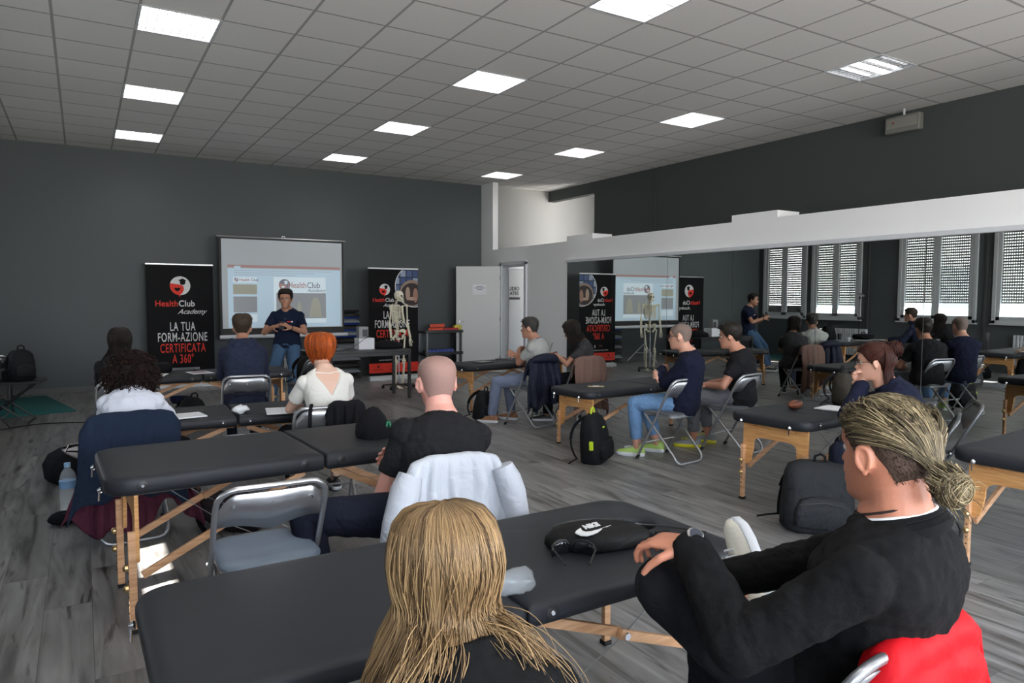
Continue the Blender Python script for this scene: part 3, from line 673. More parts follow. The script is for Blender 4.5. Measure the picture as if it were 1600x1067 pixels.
# ------------------------------------------------------------------ banners and screen
M_BAN = mat('banner_black', (.006, .006, .007, 1), .7, spec=.15); M_GREYP = mat('print_grey', srgb(150, 152, 158), .7)
def logo(par, x, z, r, y=-.004, red=None, white=None, dark=None):
    """round emblem: white disc with a graduate cap, red heart swirl"""
    red = red or M_TR; white = white or M_TW; dark = dark or M_BAN
    def disc(cx, cz, a, n=36): return [(cx+a*math.cos(2*math.pi*i/n), cz+a*math.sin(2*math.pi*i/n)) for i in range(n)]
    Mz = lambda dy: Matrix(((1, 0, 0, 0), (0, 0, -1, y+dy), (0, 1, 0, 0), (0, 0, 0, 1)))
    G().prism(disc(x, z, r), .001, Mz(0)).build('emblem_disc', white, par, smooth=False)
    sw = [(x+r*1.0*math.cos(R(a)), z+r*1.0*math.sin(R(a))) for a in range(165, 262, 8)]
    sw += [(x-.05*r, z-1.25*r), (x-.02*r, z-.95*r), (x+.22*r, z-.75*r), (x+.36*r, z-.40*r), (x+.30*r, z-.05*r), (x+.02*r, z+.12*r), (x-.45*r, z+.18*r)]
    G().prism(sw, .001, Mz(-.002)).build('emblem_swirl', red, par, smooth=False)
    ht = [(x-.28*r+.30*r*(math.sin(q)**3), z-.38*r+.26*r*(.81*math.cos(q)-.31*math.cos(2*q)-.12*math.cos(3*q))) for q in [2*math.pi*i/24 for i in range(24)]]
    G().prism(ht, .001, Mz(-.004)).build('emblem_heart', dark, par, smooth=False)
    cp = [(x-.18*r, z+.58*r), (x+.25*r, z+.78*r), (x+.62*r, z+.55*r), (x+.52*r, z+.50*r), (x+.48*r, z+.18*r), (x+.2*r, z+.06*r), (x-.02*r, z+.2*r), (x-.02*r, z+.48*r)]
    G().prism(cp, .001, Mz(-.004)).build('emblem_cap', dark, par, smooth=False)
def banner(label, x, y, rz, W, H, kind):
    t = thing('roll_up_banner', label, 'banner', (x, y, 0), rz)
    G().box((0, .05, .035), (W+.02, .16, .07)).box((0, .05, .075), (W, .06, .02)).build('base', M_ALU, t, bevel=.01)
    for s in (-1, 1): G().box((s*W*.3, .05, .006), (.05, .34, .012)).build('foot', M_ALU, t, smooth=False, bevel=.003)
    G().tube([(0, .08, .06), (0, .06, H)], .010, 8).build('pole', M_ALU, t)
    G().box((0, .03, H+.008), (W+.01, .03, .028)).build('top_rail', M_ALU, t, bevel=.006)
    G().box((0, .03, (H+.07)/2), (W, .004, H-.07)).build('sheet', M_BAN, t, smooth=False)
    p = bpy.data.objects.new('print', None); COL.objects.link(p); p.parent = t; p.location = (0, .026, 0)
    if kind == 1:
        logo(t, .0, 1.64, .15, .026); cx = .0; s1 = .135
        text('lettering', 'Health', s1, M_TR, t, (-.035, .024, 1.31), align='RIGHT', bold=.0015, sx=.90, sp=1.03); text('lettering', 'Club', s1, M_TW, t, (-.03, .024, 1.31), align='LEFT', bold=.0025, sx=.90, sp=1.03)
        text('lettering', 'Academy', .11, M_TW, t, (.16, .024, 1.19), shear=.5, bold=.001)
        rows = (('LA TUA', .92, M_TW), ('FORM-AZIONE', .75, M_TW), ('CERTIFICATA', .575, M_TR), ('A 360°', .40, M_TR)); xc = .02; sz = .20; sx = .50
    else:
        logo(t, -.17, 1.60, .10, .026); s1 = .095
        text('lettering', 'Health', s1, M_TR, t, (-.165, .024, 1.385), align='RIGHT', bold=.001, sx=.88, sp=1.03); text('lettering', 'Club', s1, M_TW, t, (-.16, .024, 1.385), align='LEFT', bold=.0015, sx=.88, sp=1.03)
        text('lettering', 'Academy', .08, M_TW, t, (-.05, .024, 1.30), shear=.5, bold=.001)
        rows = (('LA TUA', 1.09, M_TW), ('FORM-AZIONE', .93, M_TW), ('CERTIFICATA', .76, M_TR), ('A 360°', .59, M_TR)); xc = -.03; sz = .19; sx = .48
        # round photographs in the upper corner
        Mz = lambda dy: Matrix(((1, 0, 0, 0), (0, 0, -1, .027+dy), (0, 1, 0, 0), (0, 0, 0, 1)))
        def clipdisc(cx, cz, a): return [(min(max(cx+a*math.cos(2*math.pi*i/60), -W/2+.003), W/2-.004), min(cz+a*math.sin(2*math.pi*i/60), H-.012)) for i in range(60)]
        G().prism(clipdisc(.40, 1.66, .375), .001, Mz(0)).build('photo_rim', M_TW, t, smooth=False)
        mp = mat('photo_gym', (.2, .25, .4, 1), .6); n = mp.node_tree; pp = n.nodes['Principled BSDF']
        vo = n.nodes.new('ShaderNodeTexBrick'); tcn = n.nodes.new('ShaderNodeTexCoord'); mm = n.nodes.new('ShaderNodeMapping'); mm.inputs['Rotation'].default_value = (R(90), 0, 0)
        vo.inputs['Scale'].default_value = 1; vo.inputs['Brick Width'].default_value = .12; vo.inputs['Row Height'].default_value = .13; vo.inputs['Mortar Size'].default_value = .012; vo.offset = 0
        vo.inputs['Color1'].default_value = (.03, .07, .2, 1); vo.inputs['Color2'].default_value = (.35, .42, .55, 1); vo.inputs['Mortar'].default_value = (.02, .03, .06, 1)
        n.links.new(tcn.outputs['Object'], mm.inputs[0]); n.links.new(mm.outputs[0], vo.inputs[0]); n.links.new(vo.outputs[0], pp.inputs['Base Color'])
        G().prism(clipdisc(.40, 1.66, .36), .001, Mz(-.0015)).build('photo', mp, t, smooth=False)
        G().prism(clipdisc(.35, 1.54, .235), .001, Mz(-.003)).build('photo_rim', mat('photo_tan', srgb(150, 128, 112), .6), t, smooth=False)
        G().prism([(min(x_, W/2-.004), z_) for x_, z_ in [(.35+.215*math.cos(2*math.pi*i/40), 1.52+.2*math.sin(2*math.pi*i/40)) for i in range(40)]], .001, Mz(-.0045)).build('photo', mat('photo_dark', srgb(46, 32, 30), .6), t, smooth=False)
        for cx, cz, a, b_, c in ((.27, 1.53, .045, .12, (176, 150, 132)), (.42, 1.50, .05, .13, (160, 120, 104)), (.35, 1.44, .09, .03, (190, 160, 140))):
            G().prism([(min(cx+a*math.cos(2*math.pi*i/20), W/2-.005), cz+b_*math.sin(2*math.pi*i/20)) for i in range(20)], .001, Mz(-.006)).build('photo_figure', mat('ph', srgb(*c), .6), t, smooth=False)
        G().box((0, .025, .22), (W-.002, .003, .17)).build('red_band', M_TR, t, smooth=False)
        for k in range(3): G().box((-.3+.3*k, .023, .245), (.05, .002, .05)).box((-.3+.3*k, .023, .19), (.18, .002, .012)).build('icon', mat('ik', srgb(120, 30, 20), .7), t, smooth=False)
        text('lettering', 'WWW.HEALTHCLUBACADEMY.IT', .034, M_TW, t, (-.03, .024, .345))
    for s, z, m in rows: text('slogan', s, sz, m, t, (xc, .024, z), sx=sx, bold=.002, sp=1.13)
    if kind == 1:
        G().box((.03, .025, .305), (.46, .003, .036)).build('strip', M_GREYP, t, smooth=False); text('lettering', 'IN COLLABORAZIONE CON', .024, M_BAN, t, (.03, .022, .297))
        G().box((.05, .025, .22), (.02, .003, .07)).box((.02, .025, .22), (.012, .003, .05)).build('crest', M_TW, t, smooth=False)
    else:
        G().box((.06, .025, .44), (.02, .003, .06)).build('crest', M_TW, t, smooth=False); G().box((-.09, .025, .45), (.08, .003, .03)).build('crest', mat('crest_tan', srgb(120, 70, 50), .7), t, smooth=False)
    bpy.data.objects.remove(p)
    return t
banner('tall black roll up banner with a red and white slogan left of the projection screen', 1.35, 12.38, 0, .98, 1.97, 1)
banner('black roll up banner with round photographs and a red band, behind the skeleton', 4.71, 11.70, 2, .94, 1.96, 2)

t = thing('projection_screen', 'white projection screen with black border on a tripod stand', 'screen', (2.93, 12.18, 0))
M_SCRB = mat('screen_border', (.006, .006, .006, 1), .6)
M_SCR = mat('screen_white', srgb(176, 182, 186), .9, emis=.12)  # faint glow of screen and slide stands in for the projector's light
M_SL = mat('slide_light', srgb(178, 200, 214), .9, emis=.25)
M_SD = mat('slide_grey', srgb(150, 154, 158), .9, emis=.15); M_SY = mat('slide_buff', srgb(170, 170, 156), .9, emis=.12)
M_SW = mat('slide_white', srgb(200, 214, 222), .9, emis=.3); M_SR = mat('slide_red', srgb(176, 140, 138), .9, emis=.12); M_SK = mat('slide_text', srgb(128, 132, 146), .9, emis=.1)
Wd = 1.98; z0, z1 = .84, 2.43
G().box((0, 0, (z0+z1)/2), (Wd+.07, .004, z1-z0)).build('border', M_SCRB, t, smooth=False)
G().box((0, -.004, 1.675), (Wd, .003, 1.46)).build('screen_surface', M_SCR, t, smooth=False)
G().tube([(-Wd/2-.07, 0, z1+.012), (Wd/2+.07, 0, z1+.012)], .013, 8).build('top_bar', M_ALU, t)
G().tube([(-.03, .01, z1+.012), (-.02, .01, z1+.05), (.02, .01, z1+.05), (.03, .01, z1+.012)], .007, 6).build('hook', M_ALU, t)
G().tube([(-Wd/2-.05, .0, z0-.03), (Wd/2+.09, .0, z0-.03)], .032, 14).build('case', M_TRIM, t)
G().tube([(0, .05, .02), (0, .05, z1)], .014, 8).build('pole', M_ALU, t)
for a in (20, 160, 270):
    G().tube([(0, .05, .42), (.42*math.cos(R(a)), .05+.42*math.sin(R(a)), .015)], .010, 8).tube([(0, .05, .2), (.21*math.cos(R(a)), .05+.21*math.sin(R(a)), .215)], .006, 6).build('leg', M_ALU, t)
# the projected slide
def q(name, x0, x1, za, zb_, m, y=-.007): return G().box(((x0+x1)/2, y, (za+zb_)/2), (x1-x0, .001, zb_-za)).build(name, m, t, smooth=False)
q('slide_window', -.90, .96, .96, 1.93, M_SL)
q('slide_title_bar', -.90, .96, 1.945, 1.985, M_SR); q('slide_tab', -.80, -.70, 1.93, 1.97, M_SL, -.008)
q('slide_page', -.18, .70, 1.02, 1.80, M_SW, -.009)
q('slide_picture', -.14, .70, 1.10, 1.53, M_SD, -.011)
for x_, w_, h_ in ((.02, .09, .3), (.24, .10, .26), (.52, .22, .34)): G().prism([(x_-w_/2, 1.12), (x_+w_/2, 1.12), (x_+w_*.35, 1.12+h_*.7), (x_+w_*.15, 1.12+h_), (x_-w_*.15, 1.12+h_), (x_-w_*.35, 1.12+h_*.7)], .001, Matrix(((1, 0, 0, 0), (0, 0, -1, -.012), (0, 1, 0, 0), (0, 0, 0, 1)))).build('slide_figure', M_SY, t, smooth=False)
for za, zb_, m in ((1.70, 1.79, M_SW), (1.51, 1.67, M_SY), (1.21, 1.47, M_SD), (1.05, 1.18, M_SW)): q('slide_thumbnail', -.82, -.45, za, zb_, m, -.009)
text('slide_lettering', 'Health', .062, M_SR, t, (-.64, -.011, 1.725), align='CENTER', bold=.001); text('slide_lettering', 'Club', .062, M_SK, t, (-.54, -.011, 1.725), align='LEFT', bold=.001)
logo(t, -.0, 1.67, .095, -.010, M_SR, M_SK, M_SW); logo(t, -.77, 1.745, .032, -.010, M_SR, M_SK, M_SW)
text('slide_lettering', 'Health', .14, M_SR, t, (.37, -.011, 1.62), align='RIGHT', bold=.001, sx=.85); text('slide_lettering', 'Club', .14, M_SK, t, (.375, -.011, 1.62), align='LEFT', bold=.001, sx=.85)
text('slide_lettering', 'Academy', .085, M_SK, t, (.53, -.011, 1.55), shear=.5)
for k in range(3): q('slide_toolbar_line', -.8, .8-.3*k, 1.895-.035*k, 1.90-.035*k, M_SD, -.009)
# ------------------------------------------------------------------ skeleton on its stand
M_BONE = mat('bone', srgb(226, 220, 198), .6, bump=.2, scale=60)
t = thing('anatomical_skeleton', 'cream coloured anatomical skeleton on a wheeled stand before the banner', 'skeleton', (4.32, 10.52, 0), -158)
S = 1.0
g = G(); g.ell((0, -.012, 1.50), (.066, .085, .073)).ell((0, .05, 1.475), (.045, .03, .05)).ell((0, -.03, 1.475), (.06, .06, .055))
sk = g.build('skull', M_BONE, t, remesh=.005, smit=2)
g = G(); g.tube([(-.052, .0, 1.455), (-.048, .02, 1.415), (-.02, .072, 1.40), (.02, .072, 1.40), (.048, .02, 1.415), (.052, 0, 1.455)], [.008, .012, .013, .013, .012, .008], 8); g.build('jaw', M_BONE, t)
M_SOCK = mat('socket_dark', (.03, .022, .015, 1), .9)
g = G(); g.ell((-.024, .072, 1.485), (.016, .012, .015)).ell((.024, .072, 1.485), (.016, .012, .015)).ell((0, .078, 1.462), (.008, .008, .012)); g.build('eye_socket', M_SOCK, sk)
g = G()
for i in range(12): g.box((-.022+.004*i, .080, 1.432), (.0032, .005, .014))
g.build('teeth', mat('teeth', srgb(225, 220, 200), .4), sk, smooth=False)
g = G()
def spine(s): # s 0 pelvis .. 1 skull
    z = .87+s*(1.41-.87); y = -.045+.022*math.sin(s*6.0)-.03*math.sin(s*math.pi)
    return V((0, y, z))
for i in range(24):
    p = spine(i/23); r = .021-.009*(i/23)
    g.tube([p-V((0, 0, .008)), p+V((0, 0, .008))], r, 10); g.tube([p, p+V((0, -.04, -.012))], [.006, .003], 5); g.tube([p+V((-.03, -.01, 0)), p+V((.03, -.01, 0))], .004, 5)
g.build('spine', M_BONE, t)
G().tube([spine(k/20) for k in range(21)], .010, 6).build('disc_column', mat('disc', srgb(150, 120, 90), .7), t)
for i in range(12):
    s0 = .88-i*.042; p = spine(s0); w_ = [.05, .075, .092, .105, .113, .118, .12, .12, .117, .11, .09, .07][i]; dp = [.06, .085, .1, .11, .115, .12, .12, .115, .10, .08, .05, .03][i]
    for s in (-1, 1):
        end = V((s*(.016 if i < 7 else .03+.02*(i-7)), p.y+dp+.02, max(p.z-.075-(.012*i if i < 7 else .05), 1.05))) if i < 10 else V((s*w_, p.y+dp, p.z-.06))
        pts = bez([p, p+V((s*w_*1.25, -.035, -.005)), p+V((s*w_*1.35, dp*.8, -.05)), end], 12)
        G().tube(pts, .0055, 6).build('rib', M_BONE, t)
G().tube([(0, .058, 1.31), (0, .07, 1.24), (0, .08, 1.14), (0, .078, 1.11)], [.018, .015, .012, .005], 8).build('breastbone', M_BONE, t)
for s in (-1, 1):
    G().tube(bez([(s*.015, .055, 1.315), (s*.08, .06, 1.33), (s*.12, -.01, 1.345), (s*.165, -.015, 1.34)], 8), .0075, 8).build('collar_bone', M_BONE, t)
    G().prism([(0, 0), (.095, .03), (.10, .0), (.03, -.135), (.015, -.13)], .006, Matrix.Translation((s*.06, -.075, 1.31)) @ Matrix(((s, 0, 0, 0), (0, .1, 1, 0), (0, 1, 0, 0), (0, 0, 0, 1)))).build('shoulder_blade', M_BONE, t, bevel=.003)
    sh = V((s*.172, -.01, 1.325)); el = V((s*.195, -.02, 1.045)); wr = V((s*.205, .03, .815))
    G().ell(sh, .022).tube([sh, sh.lerp(el, .15), sh.lerp(el, .85), el], [.016, .011, .010, .019], 8).ell(el, (.024, .014, .014)).build('upper_arm_bone', M_BONE, t)
    G().tube([el+V((s*.012, 0, 0)), wr+V((s*.012, 0, 0))], [.009, .011], 8).build('radius_bone', M_BONE, t); G().tube([el-V((s*.012, 0, 0)), wr-V((s*.012, 0, 0))], [.011, .007], 8).build('ulna_bone', M_BONE, t)
    g = G().ell(wr-V((0, 0, .012)), (.024, .011, .016))
    for k in range(5):
        a = wr+V((s*(.02-.01*k)*1.0, .0, -.025)); b_ = a+V((s*(.012-.006*k), .01, -.055)); c = b_+V((0, .012, -.035)); d = c+V((0, .006, -.025))
        if k == 0: b_ = a+V((0, .025, -.03)); c = b_+V((0, .012, -.02)); d = c+V((0, .004, -.016))
        g.tube([a, b_], [.006, .004], 6).tube([b_, c], .0042, 6).tube([c, d], [.004, .003], 6)
    g.build('hand_bones', M_BONE, t)
    hp = V((s*.09, -.01, .845)); kn = V((s*.085, .0, .44)); an = V((s*.075, -.02, .09))
    G().ell(hp, .024).tube([hp, hp+V((s*.035, 0, -.02)), hp+V((s*.03, 0, -.06)), kn+V((0, 0, .05)), kn], [.012, .016, .014, .013, .026], 8).ell(kn, (.034, .026, .022)).build('thigh_bone', M_BONE, t)
    G().ell(kn+V((0, .035, 0)), (.016, .008, .018)).build('kneecap', M_BONE, t)
    G().ell(kn-V((0, 0, .035)), (.034, .025, .016)).tube([kn-V((0, 0, .03)), kn-V((0, 0, .08)), an], [.026, .014, .013], 8).build('shin_bone', M_BONE, t); G().tube([kn+V((s*.035, -.01, -.04)), an+V((s*.02, 0, -.01))], [.007, .008], 6).build('fibula_bone', M_BONE, t)
    g = G().ell(an-V((0, .01, .03)), (.02, .04, .02))
    for k in range(5): g.tube([an+V((s*(-.014+.008*k), .02, -.03)), an+V((s*(-.024+.014*k), .10, -.06)), an+V((s*(-.026+.016*k), .15-.008*k, -.075))], [.009, .006, .004], 6)
    g.build('foot_bones', M_BONE, t)
# pelvis
g = G()
for s in (-1, 1):
    ring = [V((s*.03, -.055, .93)), V((s*.09, -.04, .965)), V((s*.125, .01, .955)), V((s*.115, .045, .90)), V((s*.09, .015, .85)), V((s*.055, .04, .815)), V((s*.012, .055, .825))]
    rin = [V((s*.03, -.045, .90)), V((s*.06, -.035, .90)), V((s*.085, 0, .90)), V((s*.085, .03, .875)), V((s*.07, .01, .84)), V((s*.045, .03, .80)), V((s*.01, .05, .80))]
    g.loft([ring, rin], cap=False, closed=False)
    g.tube([V((s*.075, 0, .85)), V((s*.06, -.01, .78)), V((s*.012, .045, .80))], [.014, .012, .008], 8)
g.build('pelvis', M_BONE, t, solid=.010, subd=1)
G().tube([(0, -.055, .94), (0, -.075, .88), (0, -.07, .83)], [.03, .024, .006], 8).build('sacrum', M_BONE, t)
g = G().tube([(0, -.02, .04), (0, -.02, .80), (0, -.05, .86)], .010, 10); g.build('stand_pole', M_STEEL, t)
for k in range(5):
    a = R(72*k+18); e_ = (.26*math.cos(a), -.02+.26*math.sin(a))
    lg = G().bar((0, -.02, .07), (e_[0], e_[1], .055), .03, .02).build('stand_leg', M_BLACK, t, smooth=False, bevel=.004)
    G().tube([(e_[0]-.012, e_[1], .024), (e_[0]+.012, e_[1], .024)], .024, 12).tube([(e_[0], e_[1], .03), (e_[0], e_[1], .06)], .006, 6).build('castor', M_RUB, lg)

# ------------------------------------------------------------------ presenter's desk and what stands on it
dk = thing('desk', 'black desk with thin square legs beside the presenter, a white box on top', 'desk', (3.32, 9.75, 0))
G().box((0, 0, .70), (1.46, .64, .035)).build('desk_top', M_BLACK, dk, smooth=False, bevel=.003)
for sx in (-1, 1):
    for sy in (-1, 1): G().box((sx*.705, sy*.30, .341), (.04, .04, .682)).build('leg', M_BLACK, dk, smooth=False, bevel=.002)
G().box((0, .30, .655), (1.37, .025, .05)).box((0, -.30, .655), (1.37, .025, .05)).build('apron', M_BLACK, dk, smooth=False)
t = thing('white_box', 'white cardboard box standing on the black desk', 'box', (3.45, 9.72, .718)); G().box((0, 0, .08), (.23, .20, .16)).build('carton', M_PAPER, t, smooth=False, bevel=.003)
G().box((0, 0, .161), (.232, .05, .003)).build('tape', M_GREYP, t, smooth=False)
t = thing('projector_speaker', 'small grey box with a dark grille standing on the white carton', 'speaker', (3.42, 9.72, .881)); G().box((0, 0, .08), (.14, .12, .16)).build('body', mat('spk', srgb(130, 132, 134), .4), t, bevel=.006)
G().box((.02, -.062, .07), (.075, .004, .1)).build('grille', M_BLACK, t, smooth=False)
G().tube(bez([(.08, -.06, .03), (.0, -.17, .02), (-.2, -.2, -.14), (-.3, -.1, -.165)], 10), .004, 6).build('cable', M_BLACK, t)
t = thing('cushion_bag', 'black rounded bag lying on the far end of the desk', 'bag', (3.82, 9.74, .718)); G().lathe([(0, 0), (.20, .0), (.215, .03), (.19, .07), (.12, .105), (0, .115)], n=24).build('bag_body', M_BLKC, t)
G().tube([(-.08, 0, .105), (-.05, 0, .135), (.05, 0, .135), (.08, 0, .105)], .008, 6).build('handle', M_BLKC, t)
t = thing('laptop', 'dark laptop open on the presenter end of the black desk', 'laptop', (2.98, 9.68, .718), 200)
G().box((0, 0, .009), (.34, .24, .018)).build('keyboard_base', M_DSTEEL, t, smooth=False, bevel=.003); G().box((0, -.15, .10), (.34, .012, .21), M=Matrix.Rotation(R(20), 3, 'X')).build('display', M_BLACK, t, smooth=False, bevel=.003)

# ------------------------------------------------------------------ stack of aerobic steps
M_STB = mat('step_blue', srgb(28, 58, 130), .5); M_STK = mat('step_black', (.012, .012, .013, 1), .6); M_STG = mat('step_grey', srgb(120, 124, 130), .6)
gst = 'aerobic steps stacked in a tower'
for k in range(11):
    c = (M_STB if k in (4, 6, 7, 8, 9) else M_STK)
    lb = 'blue topped aerobic step in the tower of steps beside the desk' if c is M_STB else 'black topped aerobic step in the tower of steps beside the desk'
    t = thing('aerobic_step', lb, 'step platform', (3.92, 12.42, .0+k*.112), 0, gst + (' blue' if c is M_STB else ' black'))
    G().loft([[V((x_, y_, z_)) for x_, y_ in rrect(-w_/2, w_/2, -d_/2, d_/2, .05, 4)] for z_, w_, d_ in ((.075, .70, .30), (.104, .72, .32), (.111, .70, .30))]).build('step_top', c, t, angle=50)
    G().loft([[V((x_, y_, z_)) for x_, y_ in rrect(-w_/2, w_/2, -d_/2, d_/2, .04, 4)] for z_, w_, d_ in ((.0, .74, .34), (.026, .72, .32), (.075, .58, .26))]).build('step_foot', M_STG if k % 2 else M_STK, t, angle=50)

# ------------------------------------------------------------------ rack of weights by the door
rk = thing('weight_rack', 'black shelf rack holding small dumbbells beside the open door', 'shelf', (5.93, 12.40, 0), 0)
for x_ in (-.36, .36):
    for y_ in (-.18, .18): G().box((x_, y_, .42), (.035, .035, .84)).build('post', M_DSTEEL, rk, smooth=False)
for z in (.10, .38, .80): G().box((0, 0, z), (.80, .42, .03)).box((0, -.2, z+.02), (.80, .015, .04)).build('shelf', M_BLACK, rk, smooth=False, bevel=.003)
def dumb(c, x, y, z, rz, r=.035, L=.15, lab='', grp=''):
    t = thing('dumbbell', lab, 'dumbbell', (x, y, z), rz, grp)
    m = MATS.get('db_'+c) or mat('db_'+c, dict(orange=srgb(214, 72, 30), red=srgb(170, 18, 34), blue=srgb(20, 52, 140), yellow=srgb(190, 175, 30), black=(.02, .02, .02, 1))[c], .45)
    G().tube([(-L/2, 0, r), (L/2, 0, r)], .012, 8).build('grip', m, t)
    for s in (-1, 1): G().tube([(s*L/2-s*.035, 0, r), (s*L/2-s*.03, 0, r), (s*L/2, 0, r), (s*(L/2+.004), 0, r)], [r*.8, r, r, r*.8], 6).build('head', m, t, smooth=False)
    return t
for k in range(5): dumb('orange', 5.68+.06*k, 12.30, .817, 62, .036, .16, 'orange dumbbell in the row on the top shelf of the rack', 'orange dumbbells')
for k in range(5): dumb('orange', 5.71+.06*k, 12.30, .888, 62, .036, .16, 'orange dumbbell in the row on the top shelf of the rack', 'orange dumbbells')
for k in range(6): dumb('red', 5.98+.055*k, 12.30, .817, 60, .034, .15, 'red dumbbell in the row on the top shelf of the rack', 'red dumbbells')
for k in range(3): dumb('yellow', 6.24+.05*k, 12.32, .817, 75, .06, .14, 'yellow dumbbell at the door end of the rack top', 'yellow dumbbells')
for k in range(7): dumb('blue', 5.66+.08*k, 12.30, .397, 70, .04, .16, 'blue dumbbell in the row on the lower shelf', 'blue dumbbells')

# ------------------------------------------------------------------ far left: folding stool table, mat, bag
M_MAT = mat('mat_teal', srgb(24, 92, 92), .8, bump=.1, scale=200)
mt = thing('exercise_mat', 'teal exercise mat lying on the floor by the screen wall', 'mat', (-.78, 11.3, 0), 12)
G().loft([[V((x_, y_, z_)) for x_, y_ in rrect(-.5+i_, .5-i_, -.95+i_, .95-i_, .03, 3)] for i_, z_ in ((.002, 0), (0, .005), (.004, .012))]).build('foam', M_MAT, mt, angle=60)
ft = thing('folding_stool', 'low black folding table with crossed legs on the floor by the wall', 'table', (-.78, 9.95, 0), -8)
G().box((0, 0, .47), (.74, .42, .025)).build('stool_top', M_BLACK, ft, smooth=False, bevel=.006)
for s in (-1, 1):
    G().tube([(-.30, s*.19, .46), (.24, s*.19, .012), (.24, s*.10, .012)], .011, 8).build('leg', M_BLACK, ft); G().tube([(.30, s*.17, .46), (-.24, s*.17, .012), (-.24, s*.08, .012)], .011, 8).build('leg', M_BLACK, ft)
G().tube([(.24, -.19, .012), (.24, .19, .012)], .011, 8).tube([(-.24, -.17, .012), (-.24, .17, .012)], .011, 8).build('floor_bar', M_BLACK, ft)
def backpack(label, x, y, z, rz, w_=.30, d_=.18, h_=.44, col=(22, 23, 26), lean=0, accent=None, name='backpack', roll=0, strapside=1, front=True, boxy=0):
    t = thing(name, label, 'backpack', (x, y, z), rz)
    key = 'bp%d%d%d' % col; m = MATS.get(key) or cloth(key, srgb(*col), .6, rough=.75, weave=.4)
    def rg(zz, ws, ds, yo=0):
        return [V((a, b+yo, zz)) for a, b in rrect(-w_/2*ws, w_/2*ws, -d_/2*ds, d_/2*ds, min(w_*ws, d_*ds)*.38, 5)]
    g = G().loft([rg(0, .8, .85), rg(.02, .97, 1), rg(h_*.3, 1.02, 1.08, -.005), rg(h_*.6, .98, 1.0), rg(h_*.82, .86+.12*boxy, .85+.08*boxy, .006), rg(h_*.94, .62+.26*boxy, .6+.2*boxy, .01), rg(h_, .3+.3*boxy, .3+.2*boxy, .012)])
    M = Matrix.Rotation(R(lean), 4, 'X') @ Matrix.Rotation(R(roll), 4, 'Y'); g.xf(M); b = g.build('main_compartment', m, t, angle=180, disp=.02, dscale=.12)
    if front:
        g = G().loft([[V((a, b_, zz)) for a, b_ in rrect(-w_*.38*s_, w_*.38*s_, -d_/2-.045*s_, -d_/2+.03, .02, 4)] for zz, s_ in ((.04, .7), (.06, 1), (h_*.35, 1.02), (h_*.5, .85), (h_*.56, .4))]); g.xf(M); fp = g.build('front_pocket', m, t, angle=180, disp=.01, dscale=.1)
        g = G().tube([(-w_*.34, -d_/2-.036, h_*.44), (0, -d_/2-.052, h_*.50), (w_*.34, -d_/2-.036, h_*.44)], .0035, 5); g.xf(M); g.build('zip', M_BLACK, fp)
    sm = M_BLKC
    for s in (-1, 1):
        g = G(); yb = d_/2*strapside
        pts = bez([(s*w_*.18, yb*.5, h_*.94), (s*w_*.35, yb*1.8, h_*.85), (s*w_*.42, yb*2.2, h_*.4), (s*w_*.46, yb*1.1, .05)], 10)
        for i in range(10): g.bar(pts[i], pts[i+1]+(pts[i+1]-pts[i])*.1, .045 if i < 6 else .02, .008, up=(0, 1, 0))
        g.xf(M); g.build('shoulder_strap', sm, t, smooth=False)
        G().tube([M @ V((s*w_*.46, yb*1.1, .05)), M @ V((s*w_*.6, yb*1.6, .02)), M @ V((s*w_*.75, yb*1.3+.03, .006))], .007, 5).build('loose_strap', sm, t)
    am = (MATS.get('accent') or mat('accent', srgb(190, 220, 40), .6)) if accent else sm
    g = G().tube([(-.035, .012, h_*.97), (-.03, .012, h_+.035), (0, .012, h_+.05), (.03, .012, h_+.035), (.035, .012, h_*.97)], .008, 6); g.xf(M); g.build('top_handle', am, t)
    if accent:
        g = G().box((-w_*.52, -d_*.2, h_*.42), (.02, .03, .075)).box((-.02, -d_*.5, h_*.75), (.03, .01, .012)); g.xf(M); g.build('tag', am, t, smooth=False)
    return t
backpack('black backpack standing on the low folding table by the wall', -.62, 9.95, .483, 20, .26, .18, .36)
tc_ = thing('travel_cup', 'black travel cup on the low folding table', 'cup', (-.86, 9.86, .483)); G().lathe([(0, 0), (.035, 0), (.045, .16), (0, .16)]).build('cup_body', M_BLACK, tc_); G().lathe([(0, .16), (.048, .16), (.046, .18), (0, .185)]).build('lid', M_RUB, tc_)
t = thing('camera_bag', 'small black padded bag beside the cup on the low folding table', 'bag', (-.74, 10.02, .483)); G().box((0, 0, .06), (.16, .12, .12)).build('bag_body', M_BLKC, t, bevel=.03, seg=3); G().tube([(-.06, 0, .11), (0, 0, .16), (.06, 0, .11)], .006, 6).build('handle', M_BLKC, t)
C_far = chair('black folding chair at the far wall, only its back showing', -.98, 10.55, 0, M_DSTEEL)
cb = tag(G().tube(smoothpath([(-1.4, 8.6, .006), (-.9, 9.3, .006), (-.45, 9.6, .006), (.1, 9.45, .006), (.6, 9.6, .006), (1.3, 9.9, .006), (2.3, 10.5, .006)], 8), .006, 6).build('floor_cable', M_RUB), 'black cable running across the floor to the presenter', 'cable')

